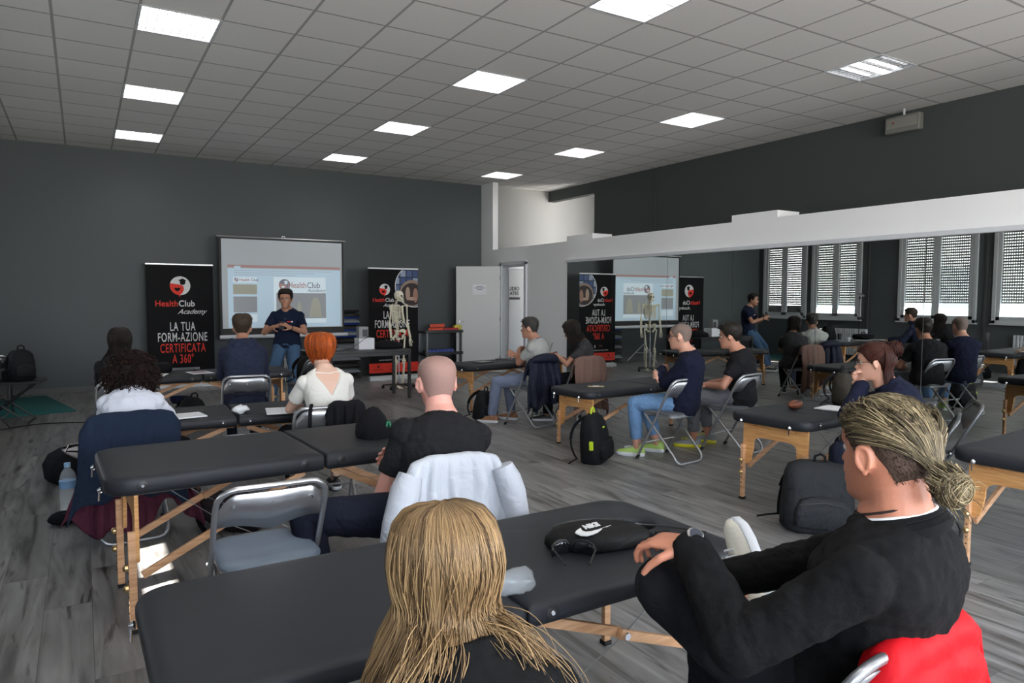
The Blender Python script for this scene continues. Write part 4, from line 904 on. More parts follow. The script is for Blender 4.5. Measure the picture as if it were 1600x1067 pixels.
# ------------------------------------------------------------------ floor things on the left
t = thing('duffel_bag', 'black sports bag on the floor left of the curly haired woman', 'bag', (-.08, 6.55, 0), 20)
G().loft([[V((x_, y_, z_)) for x_, y_ in rrect(-.20*s, .20*s, -.13*s, .13*s, .05, 5)] for z_, s in ((0, .85), (.03, 1), (.14, 1.02), (.22, .85), (.26, .5), (.27, .2))]).build('bag_body', M_BLKC, t, angle=180, disp=.03, dscale=.1)
G().tube([(-.1, -.06, .22), (-.08, -.10, .30), (.08, -.10, .30), (.1, -.06, .22)], .009, 6).build('handle', M_BLKC, t); G().box((0, -.135, .14), (.05, .003, .02)).build('label_patch', M_GREYP, t, smooth=False)
M_PET = mat('clear_plastic', (.9, .94, .97, 1), .08, bump=.6, scale=30)
n_ = M_PET.node_tree; tr_ = n_.nodes.new('ShaderNodeBsdfTransparent'); tr_.inputs[0].default_value = (.93, .96, .98, 1); mx_ = n_.nodes.new('ShaderNodeMixShader'); mx_.inputs[0].default_value = .2
n_.links.new(tr_.outputs[0], mx_.inputs[1]); n_.links.new(n_.nodes['Principled BSDF'].outputs[0], mx_.inputs[2]); n_.links.new(mx_.outputs[0], n_.nodes['Material Output'].inputs[0])
M_PET.name = 'clear_plastic'; M_WATER = mat('bottle_label', srgb(120, 160, 200), .5); M_CAPB = mat('cap_blue', srgb(150, 190, 225), .4)
def bottle(label, loc, M=None, s=1.0, band=True):
    t = thing('water_bottle', label, 'bottle', loc); pr = [(0, 0), (.030, 0), (.038, .01)]
    for k in range(8): pr += [(.041, .02+k*.016), (.038, .028+k*.016)]
    pr += [(.041, .155), (.041, .20), (.034, .235), (.016, .262), (.0135, .275), (0, .275)]
    pr = [(r*s, z*s) for r, z in pr]
    g = G().lathe(pr, n=24, M=M); g.build('body', M_PET, t, angle=80, disp=0 if band else .02, dscale=.03)
    if band: G().lathe([(.0415*s, .158*s), (.0417*s, .16*s), (.0417*s, .195*s), (.0415*s, .197*s)], n=24, M=M).build('label_band', M_WATER, t)
    G().lathe([(0, .270*s), (.0155*s, .270*s), (.0155*s, .292*s), (0, .294*s)], n=16, M=M).build('cap', M_CAPB, t)
    return t
bottle('large clear water bottle with pale blue cap standing on the floor', (-.115, 5.46, 0), s=1.22)
t = thing('pouch', 'small black pouch on the floor in front of the water bottle', 'pouch', (-.13, 5.26, 0), 10); G().ell((0, 0, .045), (.10, .07, .045)).build('body', M_BLKC, t, disp=.015, dscale=.06); G().tube([(-.09, 0, .06), (0, -.05, .085), (.09, 0, .06)], .004, 5).build('zip', M_BLACK, t)
backpack('dark red and black backpack lying on the floor under the second table', .93, 4.62, .0, 70, .30, .17, .40, (28, 22, 26), lean=-62)
t = thing('carrier_bag', 'crumpled silver grey carrier bag on the floor beyond the notebook table', 'bag', (1.12, 6.02, 0)); G().loft([[V((x_, y_, z_)) for x_, y_ in rrect(-.13*s, .13*s, -.08*s, .08*s, .03, 5)] for z_, s in ((0, .9), (.1, 1), (.2, .9), (.27, .8))]).build('bag_body', mat('foil', srgb(150, 150, 150), .3, metal=.5, bump=1, scale=30), t, disp=.05, dscale=.07, angle=180); G().tube([(-.06, 0, .26), (0, 0, .34), (.06, 0, .26)], .006, 6).build('handle', M_GREYP, t)
backpack('dark grey backpack slumped on the floor under the hoodie man\'s table', .98, 8.55, 0, 10, .28, .2, .34, (36, 37, 40), roll=12)
t = thing('blue_cap', 'dark blue sun cap lying upturned on the floor beyond the hoodie man\'s table', 'cap', (1.09, 10.6, 0), 30); G().lathe([(.0, .0), (.07, 0), (.10, .05), (.105, .09), (.095, .09), (.088, .05), (.06, .02), (0, .018)], n=24).build('crown', cloth('cap_blue_dark', srgb(26, 32, 58), .3), t); G().loft([[V((.1*math.cos(R(a)), .1*math.sin(R(a)), .085)) for a in range(-60, 61, 12)], [V((.05+.14*math.cos(R(a)), .13*math.sin(R(a)), .075)) for a in range(-60, 61, 12)]], cap=False, closed=False).build('brim', MATS['cap_blue_dark'], t, solid=.004)

# ------------------------------------------------------------------ things lying on the tables
zT1 = .602
sg = thing('sunglasses', 'black wraparound sunglasses with mirrored lenses lying on the foreground table', 'sunglasses', (1.335, 1.80, zT1), -28)
M_LENS = mat('lens_dark', (.03, .03, .035, 1), .05, metal=.6)
for s in (-1, 1):
    rows = []
    for i in range(9):
        a = R(90 + s*(-6-62*i/8)); cx = .074*math.cos(a)*1.0; cy = .065-.075*(1-math.sin(a))
        hh = .052*(1-.25*abs(i/8-.45))-(0.012 if i == 0 else 0)
        rows.append([V((cx, cy-.004, .004)), V((cx*1.02, cy, hh*.5)), V((cx*.99, cy-.004, hh))])
    G().loft(rows, cap=False, closed=False).build('lens', M_LENS, sg, solid=.002)
    G().tube([r_[2] for r_ in rows], .0028, 6).tube([rows[-1][2], rows[-1][2]+V((0, -.04, .0)), rows[-1][2]+V((-s*.03, -.10, -.025))], .0032, 6).build('temple', M_BLACK, sg)
wb = thing('waist_bag', 'black sports waist bag with white swoosh print lying on the foreground table', 'bag', (1.50, 1.88, zT1), -22)
def wr_(zz, s): return [V((x_, y_, zz)) for x_, y_ in [(.17*s*math.cos(q)*(1+.12*math.cos(2*q)), .115*s*math.sin(q)*(1 if math.sin(q) > 0 else .8)) for q in [2*math.pi*i/36 for i in range(36)]]]
G().loft([wr_(0, .92), wr_(.012, 1.0), wr_(.035, .99), wr_(.055, .86), wr_(.066, .6), wr_(.07, .2)]).build('pouch_body', cloth('nylon_black', srgb(17, 17, 18), .3, rough=.6), wb, angle=180, disp=.01, dscale=.08)
G().tube([(.17*math.cos(q)*.93, .115*math.sin(q)*.93+.01, .05) for q in [R(a) for a in range(20, 161, 14)]], .004, 5).build('zip', M_BLACK, wb)
G().tube(smoothpath([(.16, .0, .03), (.21, -.03, .02), (.26, .0, .012), (.30, -.05, .01), (.34, -.02, .01)], 5), .012, 6).box((.23, -.02, .025), (.05, .04, .02)).build('belt', M_BLKC, wb)
G().tube(smoothpath([(.12, .09, .05), (.2, .16, .01), (.3, .13, .006), (.42, .05, .004)], 5), .0035, 5).build('cord', M_BLACK, wb)
g = G(); sws = [(-.115, .000), (-.108, -.022), (-.088, -.033), (-.06, -.031), (-.02, -.020), (.045, .000), (-.02, -.010), (-.055, -.012), (-.076, -.008), (-.082, .004), (-.074, .022), (-.09, .016), (-.106, .008)]
M_L = Matrix.Translation((.0, -.030, .0665)) @ Matrix.Rotation(R(22), 4, 'Z') @ Matrix.Rotation(R(8), 4, 'X')
g.prism([(a*.95, b_*1.0) for a, b_ in sws], .004, M_L); g.build('swoosh_print', M_TW, wb, smooth=False)
tx_ = text('lettering', 'NIKE', .036, M_TW, wb, (-.028, -.028, .0705), rot=(8, 0, 26), shear=.25, bold=.0018, sx=.85, ext=.001)
bottle('crumpled clear water bottle lying on the foreground table behind the blonde woman', (1.085, 1.67, zT1+.038), M=Matrix.Rotation(R(-100), 3, 'Z') @ Matrix.Rotation(R(90), 3, 'X'), s=.9, band=False)
bn = thing('beanie', 'black cone shaped beanie standing on the table beside the bald man', 'hat', (1.33, 3.62, .70), 10)
G().lathe([(0, 0), (.095, 0), (.10, .015), (.092, .06), (.065, .115), (.03, .15), (0, .16)], n=24).build('knit', M_BLKC, bn, disp=.02, dscale=.08); G().box((.03, -.085, .07), (.012, .01, .04), M=Matrix.Rotation(R(20), 3, 'Y')).box((.055, -.08, .07), (.012, .01, .04), M=Matrix.Rotation(R(-20), 3, 'Y')).build('emblem', mat('green_print', srgb(30, 110, 80), .7), bn, smooth=False)
nb = thing('notebook', 'open white notebook lying on the table by the curly haired woman', 'notebook', (.56, 5.33, .622), 8); G().box((0, 0, .006), (.30, .21, .010)).build('pages', M_PAPER, nb, smooth=False, bevel=.002); G().box((0, 0, .0015), (.31, .22, .003)).build('cover', M_BLACK, nb, smooth=False)
pe = thing('pen', 'black pen lying beyond the white notebook', 'pen', (.66, 5.50, .625), 12); G().tube([(-.07, 0, .005), (.06, 0, .005)], .005, 8).build('barrel', M_BLACK, pe); G().tube([(.06, 0, .005), (.075, 0, .005)], [.004, .001], 6).build('tip', M_CHROME, pe)
ti = thing('tissue', 'crumpled white paper tissue on the table hinge', 'tissue', (.95, 5.30, .622)); G().ell((0, 0, .028), (.06, .045, .028), 20, 12).build('paper', M_PAPER, ti, disp=.04, dscale=.03)
nb2 = thing('notepad', 'white notepad on the table at the red haired woman\'s elbow', 'notepad', (1.22, 5.23, .622), -10); G().box((0, 0, .005), (.21, .29, .008)).build('pages', M_PAPER, nb2, smooth=False); G().box((0, 0, .0015), (.214, .294, .003)).build('cover', M_BLACK, nb2, smooth=False)
tb = thing('tablet', 'dark tablet lying on the table near the white door', 'tablet', (4.52, 8.14, .602), 20); G().box((0, 0, .005), (.24, .17, .009)).build('casing', M_BLACK, tb, smooth=False, bevel=.003); G().box((0, 0, .0098), (.22, .15, .001)).build('glass', M_LENS, tb, smooth=False)
eg = thing('eyeglasses', 'black eyeglasses beside the tablet', 'glasses', (4.78, 8.20, .602), 30)
for s in (-1, 1):
    G().tube([(s*.033+.026*math.cos(q), 0, .022+.02*math.sin(q)) for q in [2*math.pi*i/16 for i in range(16)]], .003, 6, closed=True).build('rim', M_BLACK, eg); G().tube([(s*.06, 0, .03), (s*.062, -.08, .03), (s*.062, -.12, .012)], .003, 6).build('temple', M_BLACK, eg)
G().tube([(-.008, 0, .026), (.008, 0, .026)], .003, 6).build('bridge', M_BLACK, eg)
ph = thing('phone', 'gold backed phone lying on the table behind the lime trimmed backpack', 'phone', (4.30, 5.45, .582), 60); G().box((0, 0, .004), (.075, .155, .008)).build('casing', mat('phone_gold', srgb(168, 152, 118), .4), ph, smooth=False, bevel=.003); G().box((0, .0, .0085), (.06, .06, .001)).build('cover_print', M_PAPER, ph, smooth=False)
gc = thing('glasses_case', 'brown leather glasses case on the notepad table', 'case', (4.42, 3.27, .652), 15); G().ell((0, 0, .032), (.10, .04, .032), 20, 12).build('shell', mat('leather_brown', srgb(112, 58, 36), .5, bump=.4, scale=60), gc); G().tube([(-.06, -.02, .05), (.0, -.03, .06), (.06, -.02, .05)], .005, 6).build('zip', M_BLACK, gc); G().lathe([(0, 0), (.006, 0), (0, .004)], (.03, -.035, .045), 8).build('stud', M_CHROME, gc)
wn = thing('writing_pad', 'white writing pad under the elbow of the woman with glasses', 'notepad', (4.64, 3.10, .652), 8); G().box((0, 0, .006), (.22, .20, .010)).build('pages', M_PAPER, wn, smooth=False); G().box((0, 0, .0015), (.225, .205, .003)).build('cover', M_BLACK, wn, smooth=False)
backpack('dark olive sling bag standing on the notepad table by the woman\'s hands', 4.92, 3.22, .652, 20, .22, .14, .24, (48, 44, 38), name='sling_bag')
# on the table nearest the presenter (also seen in the mirrors)
t = thing('laptop_bag', 'black laptop bag lying on the dark haired woman\'s table', 'bag', (.62, 8.36, .652), 5); G().box((0, 0, .05), (.36, .26, .10)).build('bag_body', M_BLKC, t, bevel=.04, seg=3); G().tube([(-.07, 0, .09), (-.05, 0, .13), (.05, 0, .13), (.07, 0, .09)], .009, 6).build('handle', M_BLKC, t)
t = thing('tripod_lamp', 'small round lamp on a tall thin black stand by the windows', 'lamp', (-1.0, 9.48, 0)); g = G().tube([(0, 0, .05), (0, 0, 1.5)], .008, 8)
for a in (0, 120, 240): g.tube([(0, 0, .40), (.28*math.cos(R(a)), .28*math.sin(R(a)), .006)], .006, 6)
g.build('stand', M_BLACK, t); G().lathe([(0, 0), (.09, .02), (.09, .035), (0, .04)], (0, 0, 1.53), 24, M=Matrix.Rotation(R(25), 3, 'X')).build('lamp_head', M_ALU, t); G().lathe([(0, 0), (.03, 0), (.015, .05), (0, .05)], (0, 0, 1.46), 12).build('clamp', M_BLACK, t)
for i, (x_, y_, a) in enumerate(((1.05, 8.10, 10), (.62, 8.05, -15))):
    t = thing('paper_sheets', ('white printed sheets near the hinge of the hoodie man\'s table', 'white printed sheets before the dark haired woman')[i], 'paper', (x_, y_, .652), a); G().box((0, 0, .002), (.21, .29, .003)).build('sheet', M_PAPER, t, smooth=False); G().box((0, .03, .0038), (.15, .16, .0004)).build('printed_lines', mat('print_pink', srgb(170, 140, 150), .7), t, smooth=False)
t = thing('coffee_cup', 'white paper cup on the far end of the hoodie man\'s table', 'cup', (1.62, 8.02, .652)); G().lathe([(0, 0), (.025, 0), (.035, .08), (.033, .08), (.024, .006), (0, .006)]).build('cup_body', M_PAPER, t); G().lathe([(.036, .078), (.038, .08), (.036, .083), (.034, .08)]).build('rim', M_TRIM, t)
backpack('black work bag resting on the seat of the dark chair by the presenter', 2.28, 8.37, .458, 25, .30, .16, .30, (16, 16, 18))
t = thing('phone_stand', 'black phone holder standing on the notebook table', 'stand', (1.62, 5.62, .622), 20); G().lathe([(0, 0), (.05, 0), (.05, .01), (0, .012)]).tube([(0, 0, .01), (0, 0, .14), (.02, 0, .2)], .007, 8).build('stand', M_BLACK, t); G().box((.02, -.012, .23), (.07, .01, .14)).build('phone', M_BLACK, t, smooth=False, bevel=.003)
# ------------------------------------------------------------------ bags on the floor on the right
backpack('black backpack leaning on the floor beside the man in the pale polo', 4.02, 7.25, 0, 25, .28, .19, .36, (20, 21, 24), roll=14)
backpack('black backpack with lime green handle and tag standing by the phone table', 3.86, 4.90, 0, 28, .30, .20, .44, (19, 20, 23), accent=True, roll=-4)
backpack('dark grey backpack standing on the floor in front of the notepad table', 3.90, 2.72, 0, -38, .42, .22, .43, (40, 42, 45), roll=3, boxy=1)
t = thing('round_bag', 'small dark green round bag on the floor past the foreground table', 'bag', (1.83, 3.02, 0)); G().lathe([(0, 0), (.10, 0), (.12, .04), (.12, .22), (.10, .26), (0, .27)], n=24).build('bag_body', cloth('bag_green', srgb(20, 34, 34), .4), t, disp=.02, dscale=.08); G().tube([(-.02, 0, .26), (-.015, 0, .33), (.015, 0, .33), (.02, 0, .26)], .004, 6).build('clip_ring', M_BLACK, t)
# ------------------------------------------------------------------ people
def lerp_tab(tab, z):
    for i in range(len(tab)-1):
        a, b = tab[i], tab[i+1]
        if z <= b[0] or i == len(tab)-2:
            t = max(0., min(1., (z-a[0])/(b[0]-a[0]))); return [a[k]+(b[k]-a[k])*t for k in range(1, len(a))]
#        z     front   back    halfwidth
HEAD = [(-.004, .070, -.010, .018), (.004, .086, -.022, .034), (.015, .092, -.035, .044), (.03, .089, -.052, .051), (.045, .093, -.062, .056), (.055, .089, -.068, .059),
        (.066, .094, -.074, .062), (.078, .090, -.080, .065), (.10, .088, -.090, .069), (.118, .083, -.096, .071), (.135, .092, -.100, .074), (.155, .092, -.102, .076),
        (.175, .086, -.100, .0765), (.195, .072, -.090, .071), (.210, .053, -.073, .060), (.221, .031, -.050, .043), (.227, .012, -.028, .024), (.229, .0, -.012, .006)]
def head_pt(th, z, off=0.0, fem=0):
    """th 0 = front (+Y), pi = back; returns local point on the head surface"""
    f, b, w_ = lerp_tab(HEAD, z)
    if fem: w_ *= .96; f *= .97
    f += off; b -= off; w_ += off
    cy = -.012; s, c = math.sin(th), math.cos(th)
    ry = (f-cy) if c > 0 else (cy-b); e = 2.25 if off < .003 else 2.05
    k = (abs(s)**e + abs(c)**e)**(-1/e)
    p = V((w_*s*k, cy+ry*c*k, z))
    if off == 0:
        # nose, brow, eye hollows, lips, chin
        x = p.x
        if c > 0:
            if .074 < z < .13:
                t = (z-.076)/.052; t = max(0, min(1, t)); h = .027*(1-t)**.85*(1 if z > .079 else .6)+.004
                p.y += h*math.exp(-(x/(.0125-.004*t))**2)
            p.y -= .011*math.exp(-((z-.118)/.010)**2)*math.exp(-((abs(x)-.032)/.015)**2)
            p.y += .003*math.exp(-((z-.137)/.007)**2)*math.exp(-((abs(x)-.03)/.02)**2)
            p.y += .004*math.exp(-((z-.058)/.0035)**2)*math.exp(-(x/.022)**2) + .003*math.exp(-((z-.047)/.004)**2)*math.exp(-(x/.018)**2) - .004*math.exp(-((z-.0525)/.0016)**2)*math.exp(-(x/.024)**2)
    return p
def head_geo(fem=0):
    g = G(); zs_ = []; z = -.004
    while z < .229: zs_.append(z); z += .0035
    zs_.append(.229); n = 72
    g.loft([[head_pt(2*math.pi*j/n, z, 0, fem) for j in range(n)] for z in zs_])
    for s in (-1, 1):   # ears: dish with rim
        c = V((s*.078, -.012, .108)); M = Matrix.Rotation(R(s*-22), 3, 'Z') @ Matrix.Rotation(R(-10), 3, 'X')
        g.ell(c, (.006, .0145, .027), 14, 10, M=M)
        rim = [c+M @ V((s*.006, .0145*math.cos(a), .003+.026*math.sin(a))) for a in [R(q) for q in range(-60, 250, 20)]]
        g.tube(rim, [.0045+.001*math.sin(i) for i in range(len(rim))], 7)
        g.ell(c+M @ V((s*.001, .003, -.026)), (.006, .008, .009), 10, 8)
    g.tube([V((0, -.030, .06)), V((0, -.042, .0)), V((0, -.050, -.045))], [.052, .054, .060], 20)
    return g
def ik(a, b, l1, l2, hint):
    d = b-a; L = d.length
    if L > (l1+l2)*.995: b = a+d.normalized()*(l1+l2)*.995; d = b-a; L = d.length
    x = (l1*l1-l2*l2+L*L)/(2*L); h = math.sqrt(max(0, l1*l1-x*x)); dn = d.normalized()
    hv = V(hint)-dn*V(hint).dot(dn); hv.normalize()
    return a+dn*x+hv*h, b
def hand_geo(g, wr, d, n, side, curl=.5, s=1.0, spread=.12, vo=0):
    """palm and five fingers. d finger direction, n palm normal (towards the palm side), side +1 right / -1 left hand"""
    d = V(d).normalized(); n = V(n); n = (n-d*n.dot(d)).normalized(); x = d.cross(n)*(-side); x.normalize()   # x points to the thumb side
    P = lambda a, b, c: wr + (x*a + d*b + n*c)*s
    g.loft([[P(.030*math.cos(q)*w_, b, .014*math.sin(q)*t_) for q in [2*math.pi*i/14 for i in range(14)]] for b, w_, t_ in ((-.015, .85, 1.3), (.01, .95, 1.25), (.04, 1.25, 1.15), (.075, 1.4, 1.0), (.092, 1.3, .75))])
    for k, (lx, L, r) in enumerate(((.031, .070, .0088), (.0105, .080, .0092), (-.0105, .073, .0088), (-.031, .056, .0078))):
        a = P(lx, .085, .0); c = curl*(1+.10*k); dr = (d + x*(lx*spread*20*.12)).normalized(); pts = [a]
        for j, q in enumerate((.45, .33, .24)):
            ang = c*(.35+.75*j); v = dr*math.cos(ang)+n*math.sin(ang); pts.append(pts[-1]+v*L*q*s)
        for j in range(3): g.cap(pts[j], pts[j+1], r*s*(1-.08*j), r*s*(.94-.08*j), 10)
    a = P(.030, .018, .008); v1 = (x*.75+d*.75+n*.25).normalized(); b = a+v1*.042*s; v2 = (x*.25+d*.9+n*(.3+.4*curl)).normalized(); c = b+v2*.032*s; e_ = c+(v2+n*.3*curl).normalized()*.024*s
    g.cap(a-v1*.012*s, b, .0135*s, .0105*s, 10).cap(b, c, .0105*s, .0095*s, 10).cap(c, e_, .0092*s, .0078*s, 10)
SKIN = {}
def skinmat(key, c):
    if key not in SKIN: SKIN[key] = mat('skin_'+key, srgb(*c), .5, sss=.08, bump=.06, scale=180, var=.08)
    return SKIN[key]
def torso_rings(sp, widths, grow=0, extra=None, n=32):
    """sp: function t->(point, forward lean dir); widths: table t, halfwidth, front depth, back depth"""
    rings = []
    for (t, w_, df, db) in widths:
        p, tan, rt = sp(t); fw = tan.cross(rt); fw.normalize(); fw = -fw if fw.y < 0 else fw; row = []
        for j in range(n):
            a = 2*math.pi*j/n; s, c = math.sin(a), math.cos(a); e = 2.4; k = (abs(s)**e+abs(c)**e)**(-1/e)
            gr = grow + (extra(a, t) if extra else 0)
            row.append(p + rt*(w_+gr)*s*k + fw*((df if c > 0 else db)+gr)*c*k)
        rings.append(row)
    return rings
def person(name, label, loc, az, top=1.20, fem=0, skin=('a', (196, 150, 128)), sc=.95, lean=.06, side=0, hyaw=0, hpit=0, hroll=0, shw=.18, girth=1.0, vox=.009,
           hands=((-.12, .40, .66), (.12, .40, .66)), elb=((-.35, -.6, -.7), (.35, -.6, -.7)), hdir=((.3, 1, -.3), (-.3, 1, -.3)), hn=((0, 0, -1), (0, 0, -1)), curl=(.6, .6),
           feet=((-.11, .42, .085), (.11, .42, .085)), knee=((-.15, .6, 1), (.15, .6, 1)), fdir=((-.1, 1, 0), (.1, 1, 0)), toe=(0, 0), hipz=.50, stand=False,
           topc=None, sleeve='short', botc=None, leg='long', shoec=None, solec=None, backv=None, hem=0.0, face=True, loose=.012, neckhi=0, hfwd=.055, group=None, rx=0):
    t = thing(name, label, 'person', loc, -az, group)
    sm = skinmat(*skin) if isinstance(skin, tuple) else skin
    hs = sc
    hip = V((0, -.02, hipz)); nb = V((side, lean-.02, top-.255*sc))
    mid = hip.lerp(nb, .5)+V((0, -.055*sc, 0))
    def sp(q):
        p = hip*(1-q)**2+mid*2*q*(1-q)+nb*q*q; d = (mid-hip)*2*(1-q)+(nb-mid)*2*q; d.normalize(); rt = V((1, 0, 0)); rt = (rt-d*rt.dot(d)).normalized(); return p, d, rt
    gq = girth*sc
    W = [(-.16, .12*gq, .08*gq, .08*gq), (-.10, .165*gq, .11*gq, .11*gq), (.03, .172*gq, .115*gq, .115*gq), (.25, .148*gq, .108*gq, .092*gq), (.45, .148*gq, .108*gq, .095*gq), (.65, .160*gq, .115*gq, .105*gq), (.78, (shw-.006)*sc, .11*gq, .108*gq), (.88, (shw-.02)*sc, .088*gq, .092*gq), (.955, (shw*.70)*sc, .07*sc, .078*sc), (1.0, shw*.46*sc, .06*sc, .068*sc), (1.06, .062*sc, .052*sc, .06*sc)]
    if fem: W = [(a, b*(.97 if a < .1 else .88 if a < .5 else .92 if a < .92 else .9), c*(1.0 if a < .6 else 1.08 if a < .8 else .9), d*.9) for a, b, c, d in W]
    p9, d9, r9 = sp(.83)
    sh = [p9 + r9*s*shw*sc*(.84 if fem else .88) + V((0, 0, -.005)) for s in (-1, 1)]
    ua, fa = .275*sc, .245*sc
    arms = [ik(sh[i], V(hands[i]), ua, fa, elb[i]) for i in (0, 1)]
    hj = [V((s*.085*sc, .0, hipz)) for s in (-1, 1)]
    tl, cl = .415*sc, .41*sc
    legs = [ik(hj[i], V(feet[i]), tl, cl, knee[i]) for i in (0, 1)]
    am = .88 if fem else 1.0; am *= sc*(.5+.5*girth)
    # head placement: chin level origin so that the crown sits at `top`
    hc = V((side*1.05, lean+hfwd, top-.229*hs*math.cos(R(hpit*.5))))
    HM = Matrix.Translation(hc) @ Matrix.Rotation(R(-hyaw), 4, 'Z') @ Matrix.Rotation(R(-hpit), 4, 'X') @ Matrix.Rotation(R(hroll), 4, 'Y') @ Matrix.Scale(hs, 4)
    g = G(); hg = head_geo(fem); hg.xf(HM); g.add(hg.v, hg.f)
    g.tube([sp(.9)[0], nb+V((0, 0, .01)), HM @ V((0, -.04, .01)), HM @ V((0, -.032, .05))], [.078*am, .068*am, .060*am, .052*am], 18)
    g.loft(torso_rings(sp, W))
    for i in (0, 1):
        g.ell(sh[i], .056*am).cap(sh[i], arms[i][0], .048*am, .039*am).cap(arms[i][0], arms[i][1], .040*am, .0265*am)
        hand_geo(g, arms[i][1], hdir[i], hn[i], 1 if i else -1, curl[i], sc*(.92 if fem else 1))
        g.cap(hj[i], legs[i][0], .082*gq, .054*sc).cap(legs[i][0], legs[i][0].lerp(legs[i][1], .35), .053*sc, .054*sc).cap(legs[i][0].lerp(legs[i][1], .35), legs[i][1], .054*sc, .036*sc)
    g.build('body', sm, t, remesh=vox, smit=2 if vox < .006 else 1)
    # eyes, brows, lips only where the face can be seen
    if face:
        for s in (-1, 1):
            e_ = G().ell((s*.031, .0695, .118), .0115, 12, 10); e_.xf(HM); eo = e_.build('eye', MATS.get('eye_white') or mat('eye_white', srgb(215, 208, 200), .2), t)
            e_ = G().ell((s*.031, .0792, .118), (.0055, .0025, .0055), 10, 6); e_.xf(HM); e_.build('iris', MATS.get('iris') or mat('iris', (.02, .012, .008, 1), .2), eo)
            e_ = G().tube([head_pt(s*q, zz, .002)+V((0, .004, 0)) for q, zz in ((.13, .134), (.3, .139), (.5, .137), (.66, .131))], [.003, .004, .0035, .002], 6); e_.xf(HM); e_.build('eyebrow', MATS.get('brow') or mat('brow', (.02, .014, .01, 1), .8), t)
        e_ = G().tube([V((-.023, .083, .053)), V((-.01, .0935, .0545)), V((0, .0945, .0535)), V((.01, .0935, .0545)), V((.023, .083, .053))], [.002, .0045, .0045, .0045, .002], 8); e_.xf(HM); e_.build('lips', MATS.get('lips') or mat('lips', srgb(150, 88, 80), .5), t)
    # upper garment
    if topc:
        gr = loose
        ex = None
        if backv:
            def ex(a, q, bv=backv):
                x = math.sin(a)
                if math.cos(a) < 0 and q > bv: return -(gr+.020)*max(0, min(1, (.78*(q-bv)/(1-bv)+.03-abs(x))/.05))
                return 0
        We = [w_ for w_ in W if w_[0] <= (1.03 if neckhi else 1.001)]
        if not backv: We.append((1.045 if neckhi else 1.022, .074*sc, .058*sc, .066*sc))
        We = [(max(a, -.12+hem), b, c, d) for a, b, c, d in We]
        if backv:   # finer rings so that the opening keeps its edge
            W2 = []
            for k in range(len(We)-1):
                for j in range(8): W2.append(tuple(We[k][m]+(We[k+1][m]-We[k][m])*j/8 for m in range(4)))
            We = W2+[We[-1]]
        g = G().loft(torso_rings(sp, We, gr, ex, 96 if backv else 32))
        for i in (0, 1):
            el, wr_ = arms[i]
            if sleeve == 'long': g.ell(sh[i], .054*am+gr*.5).cap(sh[i], el, .048*am+gr*.7, .042*am+gr*.8).cap(el, el.lerp(wr_, .93), .044*am+gr, .030*am+gr*.9)
            elif sleeve == 'short': g.ell(sh[i], .058*am+gr*.5).tube([sh[i], sh[i].lerp(el, .3), sh[i].lerp(el, .62), sh[i].lerp(el, .63)], [.048*am+gr*.5, .048*am+gr*.7, .045*am+gr*1.1, .02], 16)
            else: g.tube([sh[i]+(sh[i]-el)*.1, sh[i], sh[i].lerp(el, .22), sh[i].lerp(el, .23)], [.04*am, .052*am+gr, .05*am+gr*1.3, .02], 16)
        g.build('shirt' if sleeve != 'long' else 'jumper', topc, t, remesh=max(vox*.85, .005), smit=3, disp=0 if backv else .018, dscale=.055, mid=.30)
    if botc:
        g = G(); gr = .010
        g.loft(torso_rings(sp, [w_ for w_ in W if w_[0] <= .05], gr))
        for i in (0, 1):
            k_, a_ = legs[i]; e_ = .97 if leg == 'long' else .80 if leg == 'ankle' else .55
            end = k_.lerp(a_, e_)
            g.cap(hj[i], k_, .084*gq+gr, .058*sc+gr).tube([k_+(k_-hj[i]).normalized()*.0, k_.lerp(a_, .04), k_.lerp(a_, .35), end, end+(a_-k_).normalized()*.002], [.055*sc, .057*sc+gr, .055*sc+gr, .043*sc+gr, .02], 16).ell(k_, .060*sc+gr*.6)
        g.build('trousers', botc, t, remesh=max(vox*.9, .006), smit=3, disp=.014, dscale=.08, mid=.35)
    if shoec:
        for i in (0, 1): shoe(t, legs[i][1], fdir[i], shoec, solec or M_TRIM, sc, toe[i] if not isinstance(toe[i], tuple) else 0, V(toe[i]) if isinstance(toe[i], tuple) else None)
    return t, dict(HM=HM, sh=sh, arms=arms, legs=legs, sp=sp, W=W, sm=sm, nb=nb, sc=sc, hj=hj)
